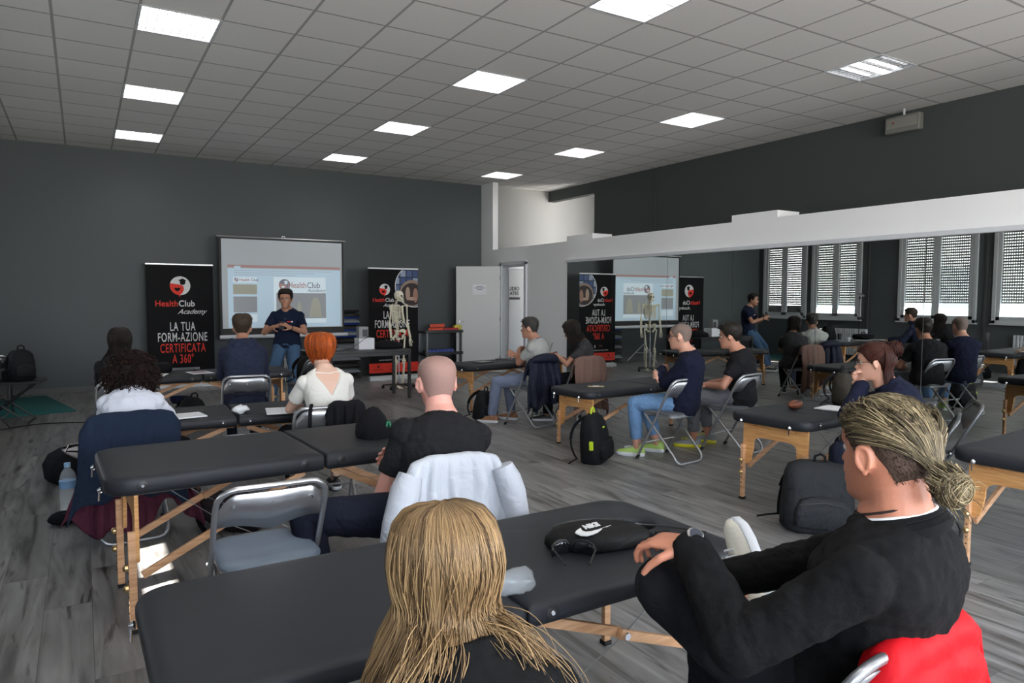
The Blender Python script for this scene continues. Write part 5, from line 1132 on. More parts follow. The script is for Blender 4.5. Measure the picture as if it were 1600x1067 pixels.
def shoe(t, an, fd, m, ms, sc=1.0, pitch=0, upd=None, laces=False, name='shoe'):
    f = V(fd).normalized(); u = upd or V((0, 0, 1)); u = (u-f*u.dot(f)).normalized(); x = f.cross(u)
    P = lambda a, b, c: an + (x*a+f*b+u*c)*sc
    prof = [(-.075, .022, .0, .05), (-.06, .032, 0, .075), (-.02, .034, 0, .085), (.03, .037, 0, .072), (.08, .043, 0, .052), (.125, .045, 0, .042), (.165, .038, 0, .034), (.188, .018, 0, .022)]
    base = -.085
    g = G().loft([[P(w_*math.cos(q), b, base+.018+(h*(math.sin(q) if math.sin(q) > 0 else .12*math.sin(q)))) for q in [2*math.pi*i/16 for i in range(16)]] for b, w_, _, h in prof])
    so = g.build(name, m, t, angle=180)
    g = G()
    for hgt, k in (((base, .92)), ((base+.004, 1.0)), ((base+.024, 1.03)), ((base+.03, .96))): pass
    out = [(w_*1.06, b) for b, w_, _, h in prof]; poly = [(a, b) for a, b in out]+[(-a, b) for a, b in out[::-1]]
    g.loft([[P(a*k, b*k+(.02*(1-k)), z) for a, b in poly] for z, k in ((base, .95), (base+.005, 1.0), (base+.026, 1.02), (base+.032, .97))])
    g.build('sole', ms, so, angle=50)
    g = G(); g.tube([P(.028*math.cos(q), -.02+.036*math.sin(q), base+.10) for q in [2*math.pi*i/16 for i in range(16)]], .007*sc, 6, closed=True); g.build('collar', m, so)
    if True:
        g = G()
        for k in range(5): b = .035+.018*k; h = .073-.3*(b-.03)*.62; g.tube([P(-.022, b, base+.018+h*.86), P(0, b+.004, base+.018+h+.006), P(.022, b, base+.018+h*.86)], .0035*sc, 5)
        g.build('laces', M_TRIM if laces else ms, so)
    return so
def strands(name, paths, rad, m, parent, HM=None, tones=None, taper=True, n=3):
    g = G(); tn = []
    for i, p in enumerate(paths):
        k0 = len(g.v); L = len(p); rr = [rad*(1-.75*(j/(L-1))**3) if taper else rad for j in range(L)]
        g.tube(p, rr, n, cap=False)
        tn += [tones[i] if tones else random.random()]*(len(g.v)-k0)
    if HM: g.xf(HM)
    g.t['tone'] = tn
    return g.build(name, m, parent, angle=180, fix=False)
def hairline(th, front=.178, sidez=.10, back=.045):
    """lowest z of the hair for a direction, th 0 front .. pi back"""
    a = abs(math.atan2(math.sin(th), math.cos(th))); sm = lambda t: (lambda u: u*u*(3-2*u))(max(0, min(1, t)))
    if a < 1.35: return front-.012*(a/1.35)**2+(sidez-front+.012)*sm((a-.75)/.6)
    return sidez+.016*math.sin(max(0, min(1, (a-1.3)/.6))*math.pi)+(back-sidez)*sm((a-1.8)/.8)
def haircap(t, HM, m, off=.012, hl={}, offtop=None, noise_amp=.004, name='hair', fem=0):
    n, k = 72, 34; rows = []
    for i in range(k+1):
        u = i/k; row = []
        for j in range(n):
            th = 2*math.pi*j/n; zl = hairline(th, **hl); z = zl+(.2285-zl)*(1-(1-u)**1.5)
            o_ = (off+((offtop or off)-off)*max(0, (z-.12)/.11))*min(1, u*7+.05)
            o_ += noise_amp*noise.noise(V((math.sin(th)*5, math.cos(th)*5, z*45)))*min(1, u*5)
            p = head_pt(th, z, max(o_, .0005), fem); p.z += o_*max(0, (z-.15)/.078)
            row.append(p)
        rows.append(row)
    g = G().loft(rows, cap=True); g.xf(HM); g.t['tone'] = [.3+.5*abs(noise.noise(v*60)) for v in g.v]
    return g.build(name, m, t, angle=180)
def shortstrands(t, HM, m, N=900, L=.03, off=.006, hl={}, dirf=(0, .3, .5), rad=.0011, jit=.5, rnd=None, name='hair_strands', topL=None):
    rnd = rnd or random.Random(3); P = []
    while len(P) < N:
        th = rnd.uniform(0, 2*math.pi); z = rnd.uniform(.04, .2285)
        if z < hairline(th, **hl)+.003: continue
        p = head_pt(th, z, off); c = V((0, -.01, .12)); nrm = (p-c).normalized(); p.z += off*max(0, (z-.15)/.078)
        d = (nrm*.7+V(dirf)+V((rnd.uniform(-1, 1), rnd.uniform(-1, 1), rnd.uniform(-1, 1)))*jit*.5).normalized(); ll = (L if z < .17 else (topL or L))*rnd.uniform(.6, 1.2)
        P.append([p-nrm*.004, p+d*ll*.5, p+d*ll*.9+V((0, 0, -.1*ll)) + V(dirf)*ll*.3])
    return strands(name, P, rad, m, t, HM)
def glasses(t, HM, m):
    g = G()
    for s in (-1, 1):
        g.tube([V((s*.034+.024*math.cos(q)*(1 if abs(math.cos(q)) < .9 else 1), .099, .117+.017*math.sin(q))) for q in [2*math.pi*i/20 for i in range(20)]], .0024, 6, closed=True)
        g.tube([V((s*.058, .097, .122)), V((s*.078, .075, .122)), V((s*.083, .0, .122)), V((s*.080, -.02, .11))], .0024, 6)
    g.tube([V((-.010, .099, .120)), V((0, .102, .122)), V((.010, .099, .120))], .0022, 6); g.xf(HM)
    o = g.build('eyeglasses', m, t); g = G()
    for s in (-1, 1): g.prism([(s*.034+.0235*math.cos(2*math.pi*i/20), .117+.0165*math.sin(2*math.pi*i/20)) for i in range(20)], .001, Matrix(((1, 0, 0, 0), (0, 0, 1, .0985), (0, 1, 0, 0), (0, 0, 0, 1))))
    g.xf(HM); g.build('lens', MATS.get('lens_clear') or mat('lens_clear', (.9, .95, 1, 1), .03, trans=.95, ior=1.05), o)
    return o
def collar(t, inf, m, r=.066, h=.012, z=.0, y=0, name='collar', tilt=18):
    sc = inf['sc']; c = inf['nb']+V((0, y, z)); M = Matrix.Rotation(R(-tilt), 3, 'X')
    G().tube([c+M @ V((r*sc*math.cos(q), r*sc*1.0*math.sin(q), 0)) for q in [2*math.pi*i/24 for i in range(24)]], h, 8, closed=True).build(name, m, t)
def watch(t, wr, el, m=None):
    d = (wr-el).normalized(); c = wr-d*.012; x = d.orthogonal().normalized(); y = d.cross(x)
    G().tube([c+(x*math.cos(q)+y*math.sin(q))*.031 for q in [2*math.pi*i/20 for i in range(20)]], .006, 6, closed=True).build('watch', m or M_RUB, t)

K_BLACK = cloth('tee_black', srgb(26, 26, 29), .4); K_NAVY = cloth('navy_knit', srgb(18, 22, 42), .4); K_HOOD = cloth('hoodie_navy', srgb(40, 46, 66), .5); K_WHITE = cloth('tee_white', srgb(208, 212, 224), .5)
K_CREAM = cloth('tee_cream', srgb(222, 220, 214), .5); K_POLO = cloth('polo_pale', srgb(160, 162, 158), .4); K_CHAR = cloth('tee_charcoal', srgb(52, 52, 54), .4); K_PNAVY = cloth('polo_navy', srgb(20, 28, 50), .35)
K_DENIM = cloth('denim_light', srgb(104, 138, 178), .4, scale=14); K_DENIM2 = cloth('denim_mid', srgb(66, 92, 120), .5, scale=14); K_DENIM3 = cloth('denim_grey', srgb(112, 122, 144), .4, scale=14); K_GREYT = cloth('trousers_grey', srgb(104, 106, 112), .5); K_BLKT = cloth('trousers_black', srgb(20, 20, 24), .4); K_NAVYT = cloth('trousers_navy', srgb(24, 28, 42), .4); K_BSW = cloth('sweater_black', srgb(13, 13, 14), .4, weave=.6)
H_DARK = hairmat('hair_dark', (.006, .005, .004, 1), (.025, .018, .014, 1), .55); H_BROWN = hairmat('hair_brown', (.016, .011, .008, 1), (.075, .05, .034, 1), .6); H_GREY = hairmat('hair_grey', (.016, .015, .014, 1), (.07, .066, .062, 1), .6)
H_RED = hairmat('hair_copper', (.20, .035, .008, 1), (.72, .17, .035, 1)); H_BLOND = hairmat('hair_blonde', (.040, .021, .010, 1), (.47, .305, .15, 1)); H_DIRTY = hairmat('hair_dirty_blonde', (.020, .015, .009, 1), (.42, .33, .19, 1)); H_AUB = hairmat('hair_auburn', (.014, .005, .004, 1), (.07, .02, .013, 1), .5); H_CURL = hairmat('hair_curly', (.006, .003, .003, 1), (.030, .014, .011, 1), .6)
S_BLK = mat('shoe_black', (.015, .015, .016, 1), .5); S_TAN = mat('shoe_tan', srgb(134, 92, 60), .6); S_LIME = mat('shoe_lime', srgb(160, 190, 100), .6); S_SILV = mat('shoe_silver', srgb(120, 124, 130), .5); S_YEL = mat('sole_yellow', srgb(210, 205, 40), .5); S_CREAM = mat('shoe_cream', srgb(214, 210, 196), .6, bump=.2, scale=90)

# --- presenter
pr, I = person('presenter', 'presenter in navy polo and jeans leaning on the desk before the screen, hands raised', (2.36, 9.72, 0), 204, top=1.545, skin=('tan', (172, 124, 100)), sc=1.0, lean=.0, hipz=.80, hyaw=-4, hpit=3, vox=.008,
    hands=((-.10, .30, 1.06), (.12, .27, 1.07)), elb=((-.8, -.6, -.6), (.8, -.6, -.6)), hdir=((.7, .6, .5), (-.7, .6, .2)), hn=((.6, -.2, -.4), (-.5, -.2, -.5)), curl=(.5, .55),
    feet=((-.14, .42, .09), (.14, .36, .09)), knee=((-.1, 1, .3), (.1, 1, .3)), topc=K_PNAVY, botc=K_DENIM2, shoec=S_BLK, shw=.19)
haircap(pr, I['HM'], H_DARK, .012, dict(front=.19, sidez=.10), offtop=.03); shortstrands(pr, I['HM'], H_DARK, 700, .022, .014, dict(front=.19, sidez=.1))
collar(pr, I, K_PNAVY, .066, .012, z=.01, tilt=20)
g = G()
for z_ in (1.17, 1.12): g.lathe([(0, 0), (.006, 0), (.005, .003), (0, .003)], (0, .118-.0*z_, z_), 8, M=Matrix.Rotation(R(-90), 3, 'X'))
g.build('button', M_GREYP, pr)
G().box((-.09, .113, 1.13), (.02, .01, .02)).build('chest_emblem', M_TW, pr, smooth=False); G().box((-.05, .118, 1.13), (.05, .008, .01)).build('chest_emblem', M_TR, pr, smooth=False)
G().box((I['sh'][1].lerp(I['arms'][1][0], .5)+V((.052, .01, 0))), (.012, .05, .05)).build('sleeve_patch', M_TW, pr, bevel=.003)
watch(pr, I['arms'][0][1], I['arms'][0][0])
rc = thing('remote_control', 'small black remote control held between the presenter\'s hands', 'remote', pr.location, 0)
rc.location = pr.matrix_basis @ V((0, .36, 1.085)) if False else (2.36+.36*math.sin(R(204)), 9.72+.36*math.cos(R(204)), 1.09); rc.rotation_euler = (R(20), 0, R(-204)); G().box((0, 0, 0), (.06, .03, .11)).build('casing', M_BLACK, rc, bevel=.006)

# --- man in the navy hoodie
p1, I = person('seated_man_hoodie', 'man in a navy hoodie seated with his back to us at the presenter side table', (1.27, 6.86, 0), 8, top=1.275, skin=('b', (176, 128, 106)), sc=.98, lean=.14, hyaw=6, topc=K_HOOD, sleeve='long', botc=K_NAVYT, shoec=S_BLK, shw=.175, loose=.022,
    hands=((-.12, .48, .72), (.12, .48, .72)), face=False)
haircap(p1, I['HM'], H_BROWN, .006, dict(front=.18, sidez=.12, back=.06), offtop=.028); shortstrands(p1, I['HM'], H_BROWN, 900, .02, .006, dict(front=.18, sidez=.12, back=.07), topL=.035)
g = G(); c = I['nb']; g.tube([c+V((.10*math.cos(q), -.015+.095*math.sin(q), .012+.0*math.sin(q))) for q in [2*math.pi*i/24 for i in range(24)]], .03, 10, closed=True); g.ell(c+V((0, -.085, -.035)), (.13, .055, .085)).ell(c+V((.05, -.10, -.02)), (.07, .045, .05)).ell(c+V((-.05, -.10, -.02)), (.07, .045, .05))
g.build('hood', K_HOOD, p1, remesh=.008, smit=6, disp=.02, dscale=.05)
# --- woman with long dark hair
p2, I = person('seated_woman_dark_hair', 'woman with long straight black hair and dark clothes seated behind the curly haired woman', (.26, 6.92, 0), 6, top=1.17, fem=1, sc=.95, skin=('b', (176, 128, 106)), lean=.10, topc=K_BLACK, sleeve='long', botc=K_BLKT, shoec=S_BLK, face=False, hands=((-.1, .46, .72), (.12, .46, .72)))
def longhair(t, HM, m, N=1400, zend=-.14, spread=.02, rad=.0016, rnd=None, part=0, front=.9, wave=.004, back=None, gather=0, name='hair', offs=(.012, .030), rad2=None):
    """long straight hair falling from the crown over the back and sides"""
    rnd = rnd or random.Random(5); P = []; tn = []
    for i in range(N):
        th = rnd.uniform(front, 2*math.pi-front); o0 = rnd.uniform(*offs); ph = rnd.uniform(0, 6.28); pts = []; ze = zend+rnd.uniform(-.05, .05)
        zs_ = [.2285, .222, .21, .19, .165, .135, .10, .06]
        s = rnd.random(); th0 = th+rnd.uniform(-.15, .15); sd = rnd.uniform(0, 50); wa = rnd.uniform(.02, .07)
        for k, z in enumerate(zs_):
            off = o0*(.25+.75*min(1, k/5)); a = th0+(th-th0)*k/7+wa*noise.noise(V((sd, k*.35, th*1.5))); p = head_pt(a, z, off); p.z += off*max(0, (z-.15)/.078)
            if k == 0: p = p*.6+V((part, -.01, .2285+off))*.4
            pts.append(p)
        base = pts[-1].copy(); dirv = V((base.x, base.y+.01, 0)).normalized(); q = .06
        while q > ze:
            q -= .035; e = .06-q
            p = base+dirv*spread*(1+.7*max(0, -math.cos(th)))*(1-math.exp(-(e/.13)**1.6)) + V((wave*math.sin(ph+e*22)+.03*noise.noise(V((th*2, e*6, sd*.02)))*min(1, e/.1), wave*math.cos(ph+e*19), q-.06))
            if gather: p.x *= (1-gather*min(1, e/.25))
            pts.append(p)
        P.append(pts); cl = .55*noise.noise(V((math.sin(th)*11, math.cos(th)*11, o0*90)))
        tn.append(max(0, min(1, .40+.85*cl+rnd.uniform(-.30, .30))))
    return strands(name, P, rad2 or rad, m, t, HM, tn)
haircap(p2, I['HM'], H_DARK, .018, dict(front=.185, sidez=.03, back=.0), offtop=.02); longhair(p2, I['HM'], H_DARK, 1100, -.20, .09, .0022, random.Random(8))
# --- woman with curly hair
p3, I = person('seated_woman_curly_hair', 'woman with big dark curly hair in a white t-shirt seen from behind', (.24, 4.98, 0), 6, top=1.085, fem=1, sc=.95, skin=('d', (150, 100, 76)), lean=.15, topc=K_WHITE, botc=K_BLKT, leg='ankle', shoec=S_BLK, face=False, shw=.17,
    hands=((-.06, .42, .68), (.17, .42, .68)), elb=((-.4, -.4, -.8), (.5, -.5, -.7)), feet=((-.12, .38, .09), (.36, .50, .09)), knee=((-.2, .6, 1), (.5, .6, .8)), loose=.016)
rnd = random.Random(21); P = []; cc = V((0, -.02, .115))
for i in range(1700):
    u = rnd.uniform(-.8, 1); a = rnd.uniform(0, 6.28); q = V((math.sqrt(1-u*u)*math.cos(a), math.sqrt(1-u*u)*math.sin(a), u))
    if q.y > .55 and q.z < .55: continue
    R0 = V((.185, .175, .155)); s0 = V((q.x*.08, q.y*.095, q.z*.11)); s1 = V((q.x*R0.x, q.y*R0.y-.01, q.z*R0.z-.015)); ex = rnd.uniform(.85, 1.08); hx = q.orthogonal().normalized(); hy = q.cross(hx); r_ = rnd.uniform(.006, .011); tw = rnd.uniform(2.5, 4); ph = rnd.uniform(0, 6)
    P.append([cc+s0.lerp(s1*ex, k/16)+(hx*math.cos(ph+k/16*tw*6.28)+hy*math.sin(ph+k/16*tw*6.28))*r_+V((0, 0, -.035*(k/16)**2*(1 if u < .5 else 0))) for k in range(17)])
strands('hair', P, .0026, H_CURL, p3, I['HM'], taper=False)
g = G().ell(cc+V((0, -.012, -.005)), (.135, .128, .112), 24, 16); g.xf(I['HM']); g.t['tone'] = [0.1]*len(g.v); g.build('hair_volume', H_CURL, p3, disp=.03, dscale=.03)
# --- woman with red bob
p4, I = person('seated_woman_red_bob', 'woman with a copper red bob and white scoop back top seen from behind', (1.42, 4.74, 0), -2, top=1.20, fem=1, sc=.96, skin=('e', (214, 176, 156)), lean=.10, topc=K_CREAM, botc=K_BLKT, leg='ankle', shoec=S_BLK, face=False, shw=.18, backv=.60, vox=.0075, loose=.014,
    hands=((-.08, .42, .68), (.10, .42, .68)), elb=((-.7, -.4, -.6), (.7, -.4, -.5)), hyaw=2, feet=((-.15, .30, .09), (.20, .45, .09)))
def bob(t, HM, m, N=1500, rnd=None):
    rnd = rnd or random.Random(4); P = []; tn = []
    for i in range(N):
        th = rnd.uniform(.55, 2*math.pi-.55); sd = rnd.uniform(0, 50); a = abs(math.atan2(math.sin(th), math.cos(th))); o0 = rnd.uniform(.004, .022); pts = []
        zb = .035+.02*math.cos(a)+rnd.uniform(-.02, .015)-(.025 if a > 2.6 else 0); n_ = 13
        for k in range(n_):
            u = k/(n_-1); z = .2285-(.2285-zb)*u**1.35; bul = o0*(.5+.5*min(1, u*2.5))+.014*math.sin(min(1, max(0, u*1.05))*math.pi)-(.030*max(0, u-.78)/.22 if a > 2 else .01*max(0, u-.8)/.2)
            p = head_pt(th+.10*noise.noise(V((sd, u*2.5, th))), max(z, .05), bul); p.z = z+bul*max(0, (z-.15)/.078)
            if k == 0: p = V((p.x*.15, p.y*.15-.008, .233+bul))
            if a > 1.9 and z < .05: p.y += .01
            pts.append(p)
        P.append(pts); tn.append(max(0, min(1, .42+.5*noise.noise(V((math.sin(th)*12, math.cos(th)*12, o0*90)))+rnd.uniform(-.28, .28))))
    strands('hair', P, .0019, m, t, HM, tn)
bob(p4, I['HM'], H_RED); haircap(p4, I['HM'], H_RED, .009, dict(front=.185, sidez=.05, back=.05), offtop=.010, name='hair_volume')
sp = I['sp']; a_, d_, r_ = sp(.955); G().tube([a_+r_*(-.088)+V((0, -.060, .012)), a_+V((0, -.083, .0)), a_+r_*.088+V((0, -.060, .012))], .005, 6).build('back_strap', K_CREAM, p4)
# --- bald man
p5, I = person('seated_bald_man', 'man with shaved head in a black t-shirt seen from behind at the second table', (1.315, 2.82, 0), 4, top=1.185, sc=1.09, side=.06, skin=('pink', (214, 156, 142)), lean=.07, topc=K_BLACK, botc=K_NAVYT, shoec=S_BLK, face=False, shw=.175, girth=1.05, vox=.006, loose=.008,
    hands=((.02, .22, .66), (-.02, .24, .70)), elb=((-.5, .05, -.9), (.6, .1, -.7)), hdir=((1, .3, .1), (-1, .3, .1)), hn=((0, -1, 0), (0, -1, 0)), feet=((-.50, -.02, .09), (.18, .45, .09)), knee=((-1, .5, .9), (.2, .6, 1)), hyaw=3)
M_STUB = mat('stubble', srgb(150, 118, 110), .8, var=.5, scale=500)
n_ = M_STUB.node_tree; nz_ = [x for x in n_.nodes if x.type == 'TEX_NOISE'][0]
haircap(p5, I['HM'], M_STUB, .0012, dict(front=.16, sidez=.095, back=.035), noise_amp=0, name='stubble_hair')
collar(p5, I, K_BLACK, .070, .008, z=.0, tilt=14)
# --- blonde woman in the foreground
p6, I = person('seated_woman_blonde', 'woman with long blonde hair and black top seen from behind in the foreground', (.52, .90, 0), 4, top=1.085, fem=1, sc=.97, skin=('e', (214, 176, 156)), lean=.14, topc=K_BSW, sleeve='long', botc=K_BLKT, shoec=S_BLK, face=False, shw=.175, hands=((-.16, .42, .56), (.16, .42, .56)), hpit=6, vox=.007, neckhi=1)
haircap(p6, I['HM'], H_BLOND, .010, dict(front=.185, sidez=.03, back=.0), offtop=.006, name='hair_volume')
longhair(p6, I['HM'], H_BLOND, 5600, -.32, .085, .0010, random.Random(11), part=.01, wave=.007, offs=(.013, .028), rad2=.0013)
rnd = random.Random(41); P = []; tn = []
for i in range(230):   # lighter flyaway locks over the back of the head
    th = rnd.uniform(1.2, 2*math.pi-1.2); sd = rnd.uniform(0, 90); pts = []; o0 = rnd.uniform(.026, .036); dr = rnd.uniform(-.5, .5)
    for k in range(16):
        u = k/15; z = .222-.30*u; a = th+dr*(u-.5)+.35*noise.noise(V((sd, u*1.6, 0))); off = o0*(.3+.7*min(1, u*3)); p = head_pt(a, max(z, .06), off); sp_ = max(0, .06-z); d2 = V((p.x, p.y, 0)).normalized(); p = p+d2*.085*(1-math.exp(-(sp_/.15)**1.6)); p.z = z+off*max(0, (z-.15)/.078); pts.append(p)
    P.append(pts); tn.append(rnd.choice((.1, .75, .9, 1.0)))
strands('flyaway_hair', P, .0009, H_BLOND, p6, I['HM'], tn)
rnd = random.Random(31); P = []
for i in range(700):   # loose locks across the shoulders
    s = rnd.choice((-1, 1, 1, -1)); z = rnd.uniform(-.04, .05); a = head_pt(math.pi+s*rnd.uniform(.1, 1.2), max(z, .02), rnd.uniform(.02, .04)); a.z = z
    L = rnd.uniform(.10, .22); e = a+V((-s*L*rnd.uniform(.2, .8), -.075+rnd.uniform(-.02, .02), -L*rnd.uniform(.5, 1.0))); P.append(smoothpath([a, a.lerp(e, .4)+V((rnd.uniform(-.02, .02), -.03, .02)), e, e+V((-s*.03, .0, -.09))], 4))
strands('loose_hair', P, .0009, H_BLOND, p6, I['HM'])
# --- man with bun in the foreground
p7, I = person('seated_man_bun', 'man with a small blond bun in a black sweater, ankle resting on his knee', (1.49, .98, 0), -14, top=1.228, sc=1.03, skin=('f', (190, 126, 100)), lean=-.10, hfwd=.0, side=.0, topc=K_BSW, sleeve='long', botc=K_BLKT, shw=.215, girth=1.1, vox=.0045, loose=.014, hyaw=23, hpit=1, neckhi=0,
    hands=((-.225, .255, .872), (.10, .36, .66)), elb=((-.6, -.2, -.8), (.9, -.3, -.5)), hdir=((-.05, .95, -.12), (-.6, .6, -.2)), hn=((.1, .1, -1), (0, 0, -1)), curl=(.85, .5),
    feet=((.18, .34, .61), (.20, .42, .09)), knee=((-.257, .147, .18), (.1, .6, 1)), hipz=.50, leg='ankle')
HM = I['HM']; rnd = random.Random(17)
M_UND = mat('stubble_dark', srgb(74, 56, 46), .85, var=.6, scale=420)
haircap(p7, HM, M_UND, .0022, dict(front=.176, sidez=.115, back=.06), noise_amp=0, name='undercut_hair'); shortstrands(p7, HM, H_BROWN, 2200, .007, .001, dict(front=.176, sidez=.115, back=.05), rad=.0006, name='undercut_fuzz', dirf=(0, -.3, -.6), jit=.3)
P = []; tn = []; tie = V((0, -.124, .088)); ec = V((0, -.008, .119))
def edir(d, off): d = d.normalized(); k = 1/math.sqrt((d.x/(.077+off))**2+(d.y/(.101+off))**2+(d.z/(.110+off))**2); return ec+d*k
for i in range(2300):      # over the crown
    th = rnd.uniform(-1.15, 1.15) if i < 1500 else rnd.uniform(-3.1, 3.1); el = rnd.uniform(.45, 1.2) if i < 1500 else rnd.uniform(.6, 1.5); dr = V((math.sin(th)*math.cos(el), math.cos(th)*math.cos(el), math.sin(el))); dt = (tie-ec).normalized(); dm = V((dr.x*1.1+rnd.uniform(-.1, .1), -.15, 1.0)); o0 = rnd.uniform(.007, .019); sd = rnd.uniform(0, 60); pts = []
    for k in range(13):
        u = k/12; d = dr*(1-u)**2+dm*2*u*(1-u)+dt*u*u; d += V((.05*noise.noise(V((sd, u*3, 0))), 0, .05*noise.noise(V((sd, u*3, 5))))); pts.append(edir(d, o0*min(1, u*5+.1)*(1-.5*u)).lerp(tie+V((rnd.uniform(-.008, .008), 0, rnd.uniform(-.008, .008))), max(0, (u-.8)/.2)))
    P.append(pts); tn.append(max(0, min(1, rnd.choice((.08, .15, .2, .3, .45, .9))+.3*noise.noise(V((th*9, el*9, o0*20))))))
for i in range(1900):      # swept back from the hairline to the tie at the back of the head
    th = rnd.uniform(-1.9, 1.9); z0 = hairline(th, .182, .135, .09)+rnd.uniform(0, .03) if abs(th) > .7 else .180+rnd.uniform(0, .02)
    if rnd.random() < .45: th = rnd.uniform(-2.3, 2.3); z0 = rnd.uniform(.16, .215)
    o0 = rnd.uniform(.004, .017); pts = [head_pt(th, z0, .001)]; n_ = 11
    for k in range(1, n_):
        u = k/(n_-1); a = th+(math.copysign(math.pi, th)-th)*u**1.15; z = z0+(.098-z0)*u**1.3+.038*math.sin(u*math.pi)*(1 if abs(th) < 1.2 else .5); z = min(z, .224)
        off = o0*(1-.6*u)+.004*math.sin(u*9+th*5); p = head_pt(a, z, off); p.z += off*max(0, (z-.15)/.078); pts.append(p.lerp(tie+V((rnd.uniform(-.008, .008), 0, rnd.uniform(-.008, .008))), max(0, (u-.72)/.28)**1.4))
    P.append(pts); tn.append(max(0, min(1, rnd.choice((.08, .15, .2, .3, .45, .9))+.35*noise.noise(V((th*9, z0*90, o0*20))))))
strands('hair', P, .0011, H_DIRTY, p7, HM, tn)
haircap(p7, HM, H_BROWN, .003, dict(front=.186, sidez=.142, back=.10), name='hair_volume', noise_amp=.002)
P = []; bc = V((0, -.152, .070))
for i in range(520):
    a0 = rnd.uniform(0, 6.28); r0 = rnd.uniform(.016, .038); ax = V((rnd.uniform(-.5, .5), 1, rnd.uniform(-.6, .6))).normalized(); u = ax.orthogonal().normalized(); v = ax.cross(u); sh_ = rnd.uniform(-.022, .022)
    P.append([bc+(u*math.cos(a0+k*.35)*1.05+v*math.sin(a0+k*.35)*.95)*(r0*math.sqrt(max(.15, 1-(sh_/.035)**2)))+ax*sh_+V((0, .02*(k == 0), .02*(k == 0))) for k in range(13)])
for i in range(24):
    a = rnd.uniform(0, 6.28); s_ = bc+V((.034*math.cos(a), -.01, .034*math.sin(a))); P.append([s_, s_+V((.012*math.cos(a), -.012, .012*math.sin(a))), s_+V((.02*math.cos(a), -.03*rnd.random(), .02*math.sin(a)-.012))])
bo = strands('bun', P, .0011, H_DIRTY, p7, HM)
g = G().ell(bc, (.030, .028, .029)); g.xf(HM); g.t['tone'] = [.3]*len(g.v); g.build('bun_core', H_DIRTY, bo)
g = G().tube([tie+V((.017*math.cos(q), -.002, .017*math.sin(q)-.004)) for q in [2*math.pi*i/16 for i in range(16)]], .006, 8, closed=True); g.xf(HM); g.build('hair_tie', M_BLKC, p7)
M_SHAD = mat('beard_stubble', srgb(140, 96, 76), .8, var=.35, scale=500)
rows = []
for z in (.008, .02, .032, .044, .056, .066, .078):
    rows.append([head_pt(th/20*1.25, z, .0008) for th in range(-20, 21)])
# collar of the white undershirt and the cord necklace
collar(p7, I, M_TW, .080, .0045, z=.016, y=.0, name='undershirt_collar', tilt=16)
collar(p7, I, K_BSW, .084, .012, z=.004, name='collar', tilt=16); collar(p7, I, K_BSW, .090, .020, z=-.018, y=-.006, name='collar_band', tilt=20)
collar(p7, I, mat('cord', srgb(34, 22, 18), .8), .0775, .0028, z=.030, y=.004, name='necklace', tilt=20)
wr_, el_ = I['arms'][0][1], I['arms'][0][0]; d = (wr_-el_).normalized(); c = wr_-d*.004
x = d.orthogonal().normalized(); y = d.cross(x); R_ = .034; wv = G()
for i in range(20):
    q = 2*math.pi*i/20; ra = x*math.cos(q)+y*math.sin(q); M = Matrix((d.cross(ra), d, ra)).transposed(); wv.box(c+ra*R_, (.0125, .019, .005), M=M)
w0 = wv.build('watch_strap', M_CHROME, p7, smooth=False, bevel=.001)
nup = (V((0, 0, 1))-d*d.z).normalized(); Mw = Matrix((d.cross(nup), d, nup)).transposed()
G().lathe([(0, 0), (.019, 0), (.020, .004), (.0205, .009), (.017, .012), (0, .012)], c+nup*(R_-.002), 24, M=Mw).build('watch_case', M_CHROME, p7); G().lathe([(0, 0), (.0155, 0), (.0155, .001), (0, .001)], c+nup*(R_+.0102), 24, M=Mw).build('watch_dial', mat('dial', (.03, .035, .05, 1), .2), p7)
# trainer on the raised left foot, plain one on the floor
kn, an = I['legs'][0]
fd = V((.10, .50, .86)).normalized()
shoe(p7, an+(an-kn).normalized()*.035, fd, S_CREAM, M_TRIM, 1.06, upd=V((-.85, .5, .15)), laces=True)
shoe(p7, I['legs'][1][1], (.1, 1, 0), S_CREAM, M_TRIM, 1.02, laces=True)

# --- man in the pale polo
p8, I = person('seated_man_polo', 'man with short greying hair in a pale polo, arms folded, seated by the white door', (4.44, 6.78, 0), -34, top=1.22, sc=.98, skin=('b', (176, 128, 106)), lean=.0, topc=K_POLO, botc=K_DENIM3, shoec=S_TAN, shw=.175, hyaw=-4, hpit=2,
    hands=((.10, .24, .84), (-.12, .22, .82)), elb=((-.6, .1, -1), (.6, .1, -1)), hdir=((1, .1, .1), (-1, .1, .1)), hn=((0, -1, 0), (0, -1, 0)), feet=((-.16, .46, .085), (.12, .34, .085)), loose=.012)
haircap(p8, I['HM'], H_GREY, .006, dict(front=.178, sidez=.105, back=.05), offtop=.020); shortstrands(p8, I['HM'], H_GREY, 900, .018, .006, dict(front=.18, sidez=.11, back=.055), topL=.03, dirf=(0, .35, .2))
collar(p8, I, cloth('collar_blue', srgb(40, 46, 92), .3), .068, .011, z=.008, tilt=18)
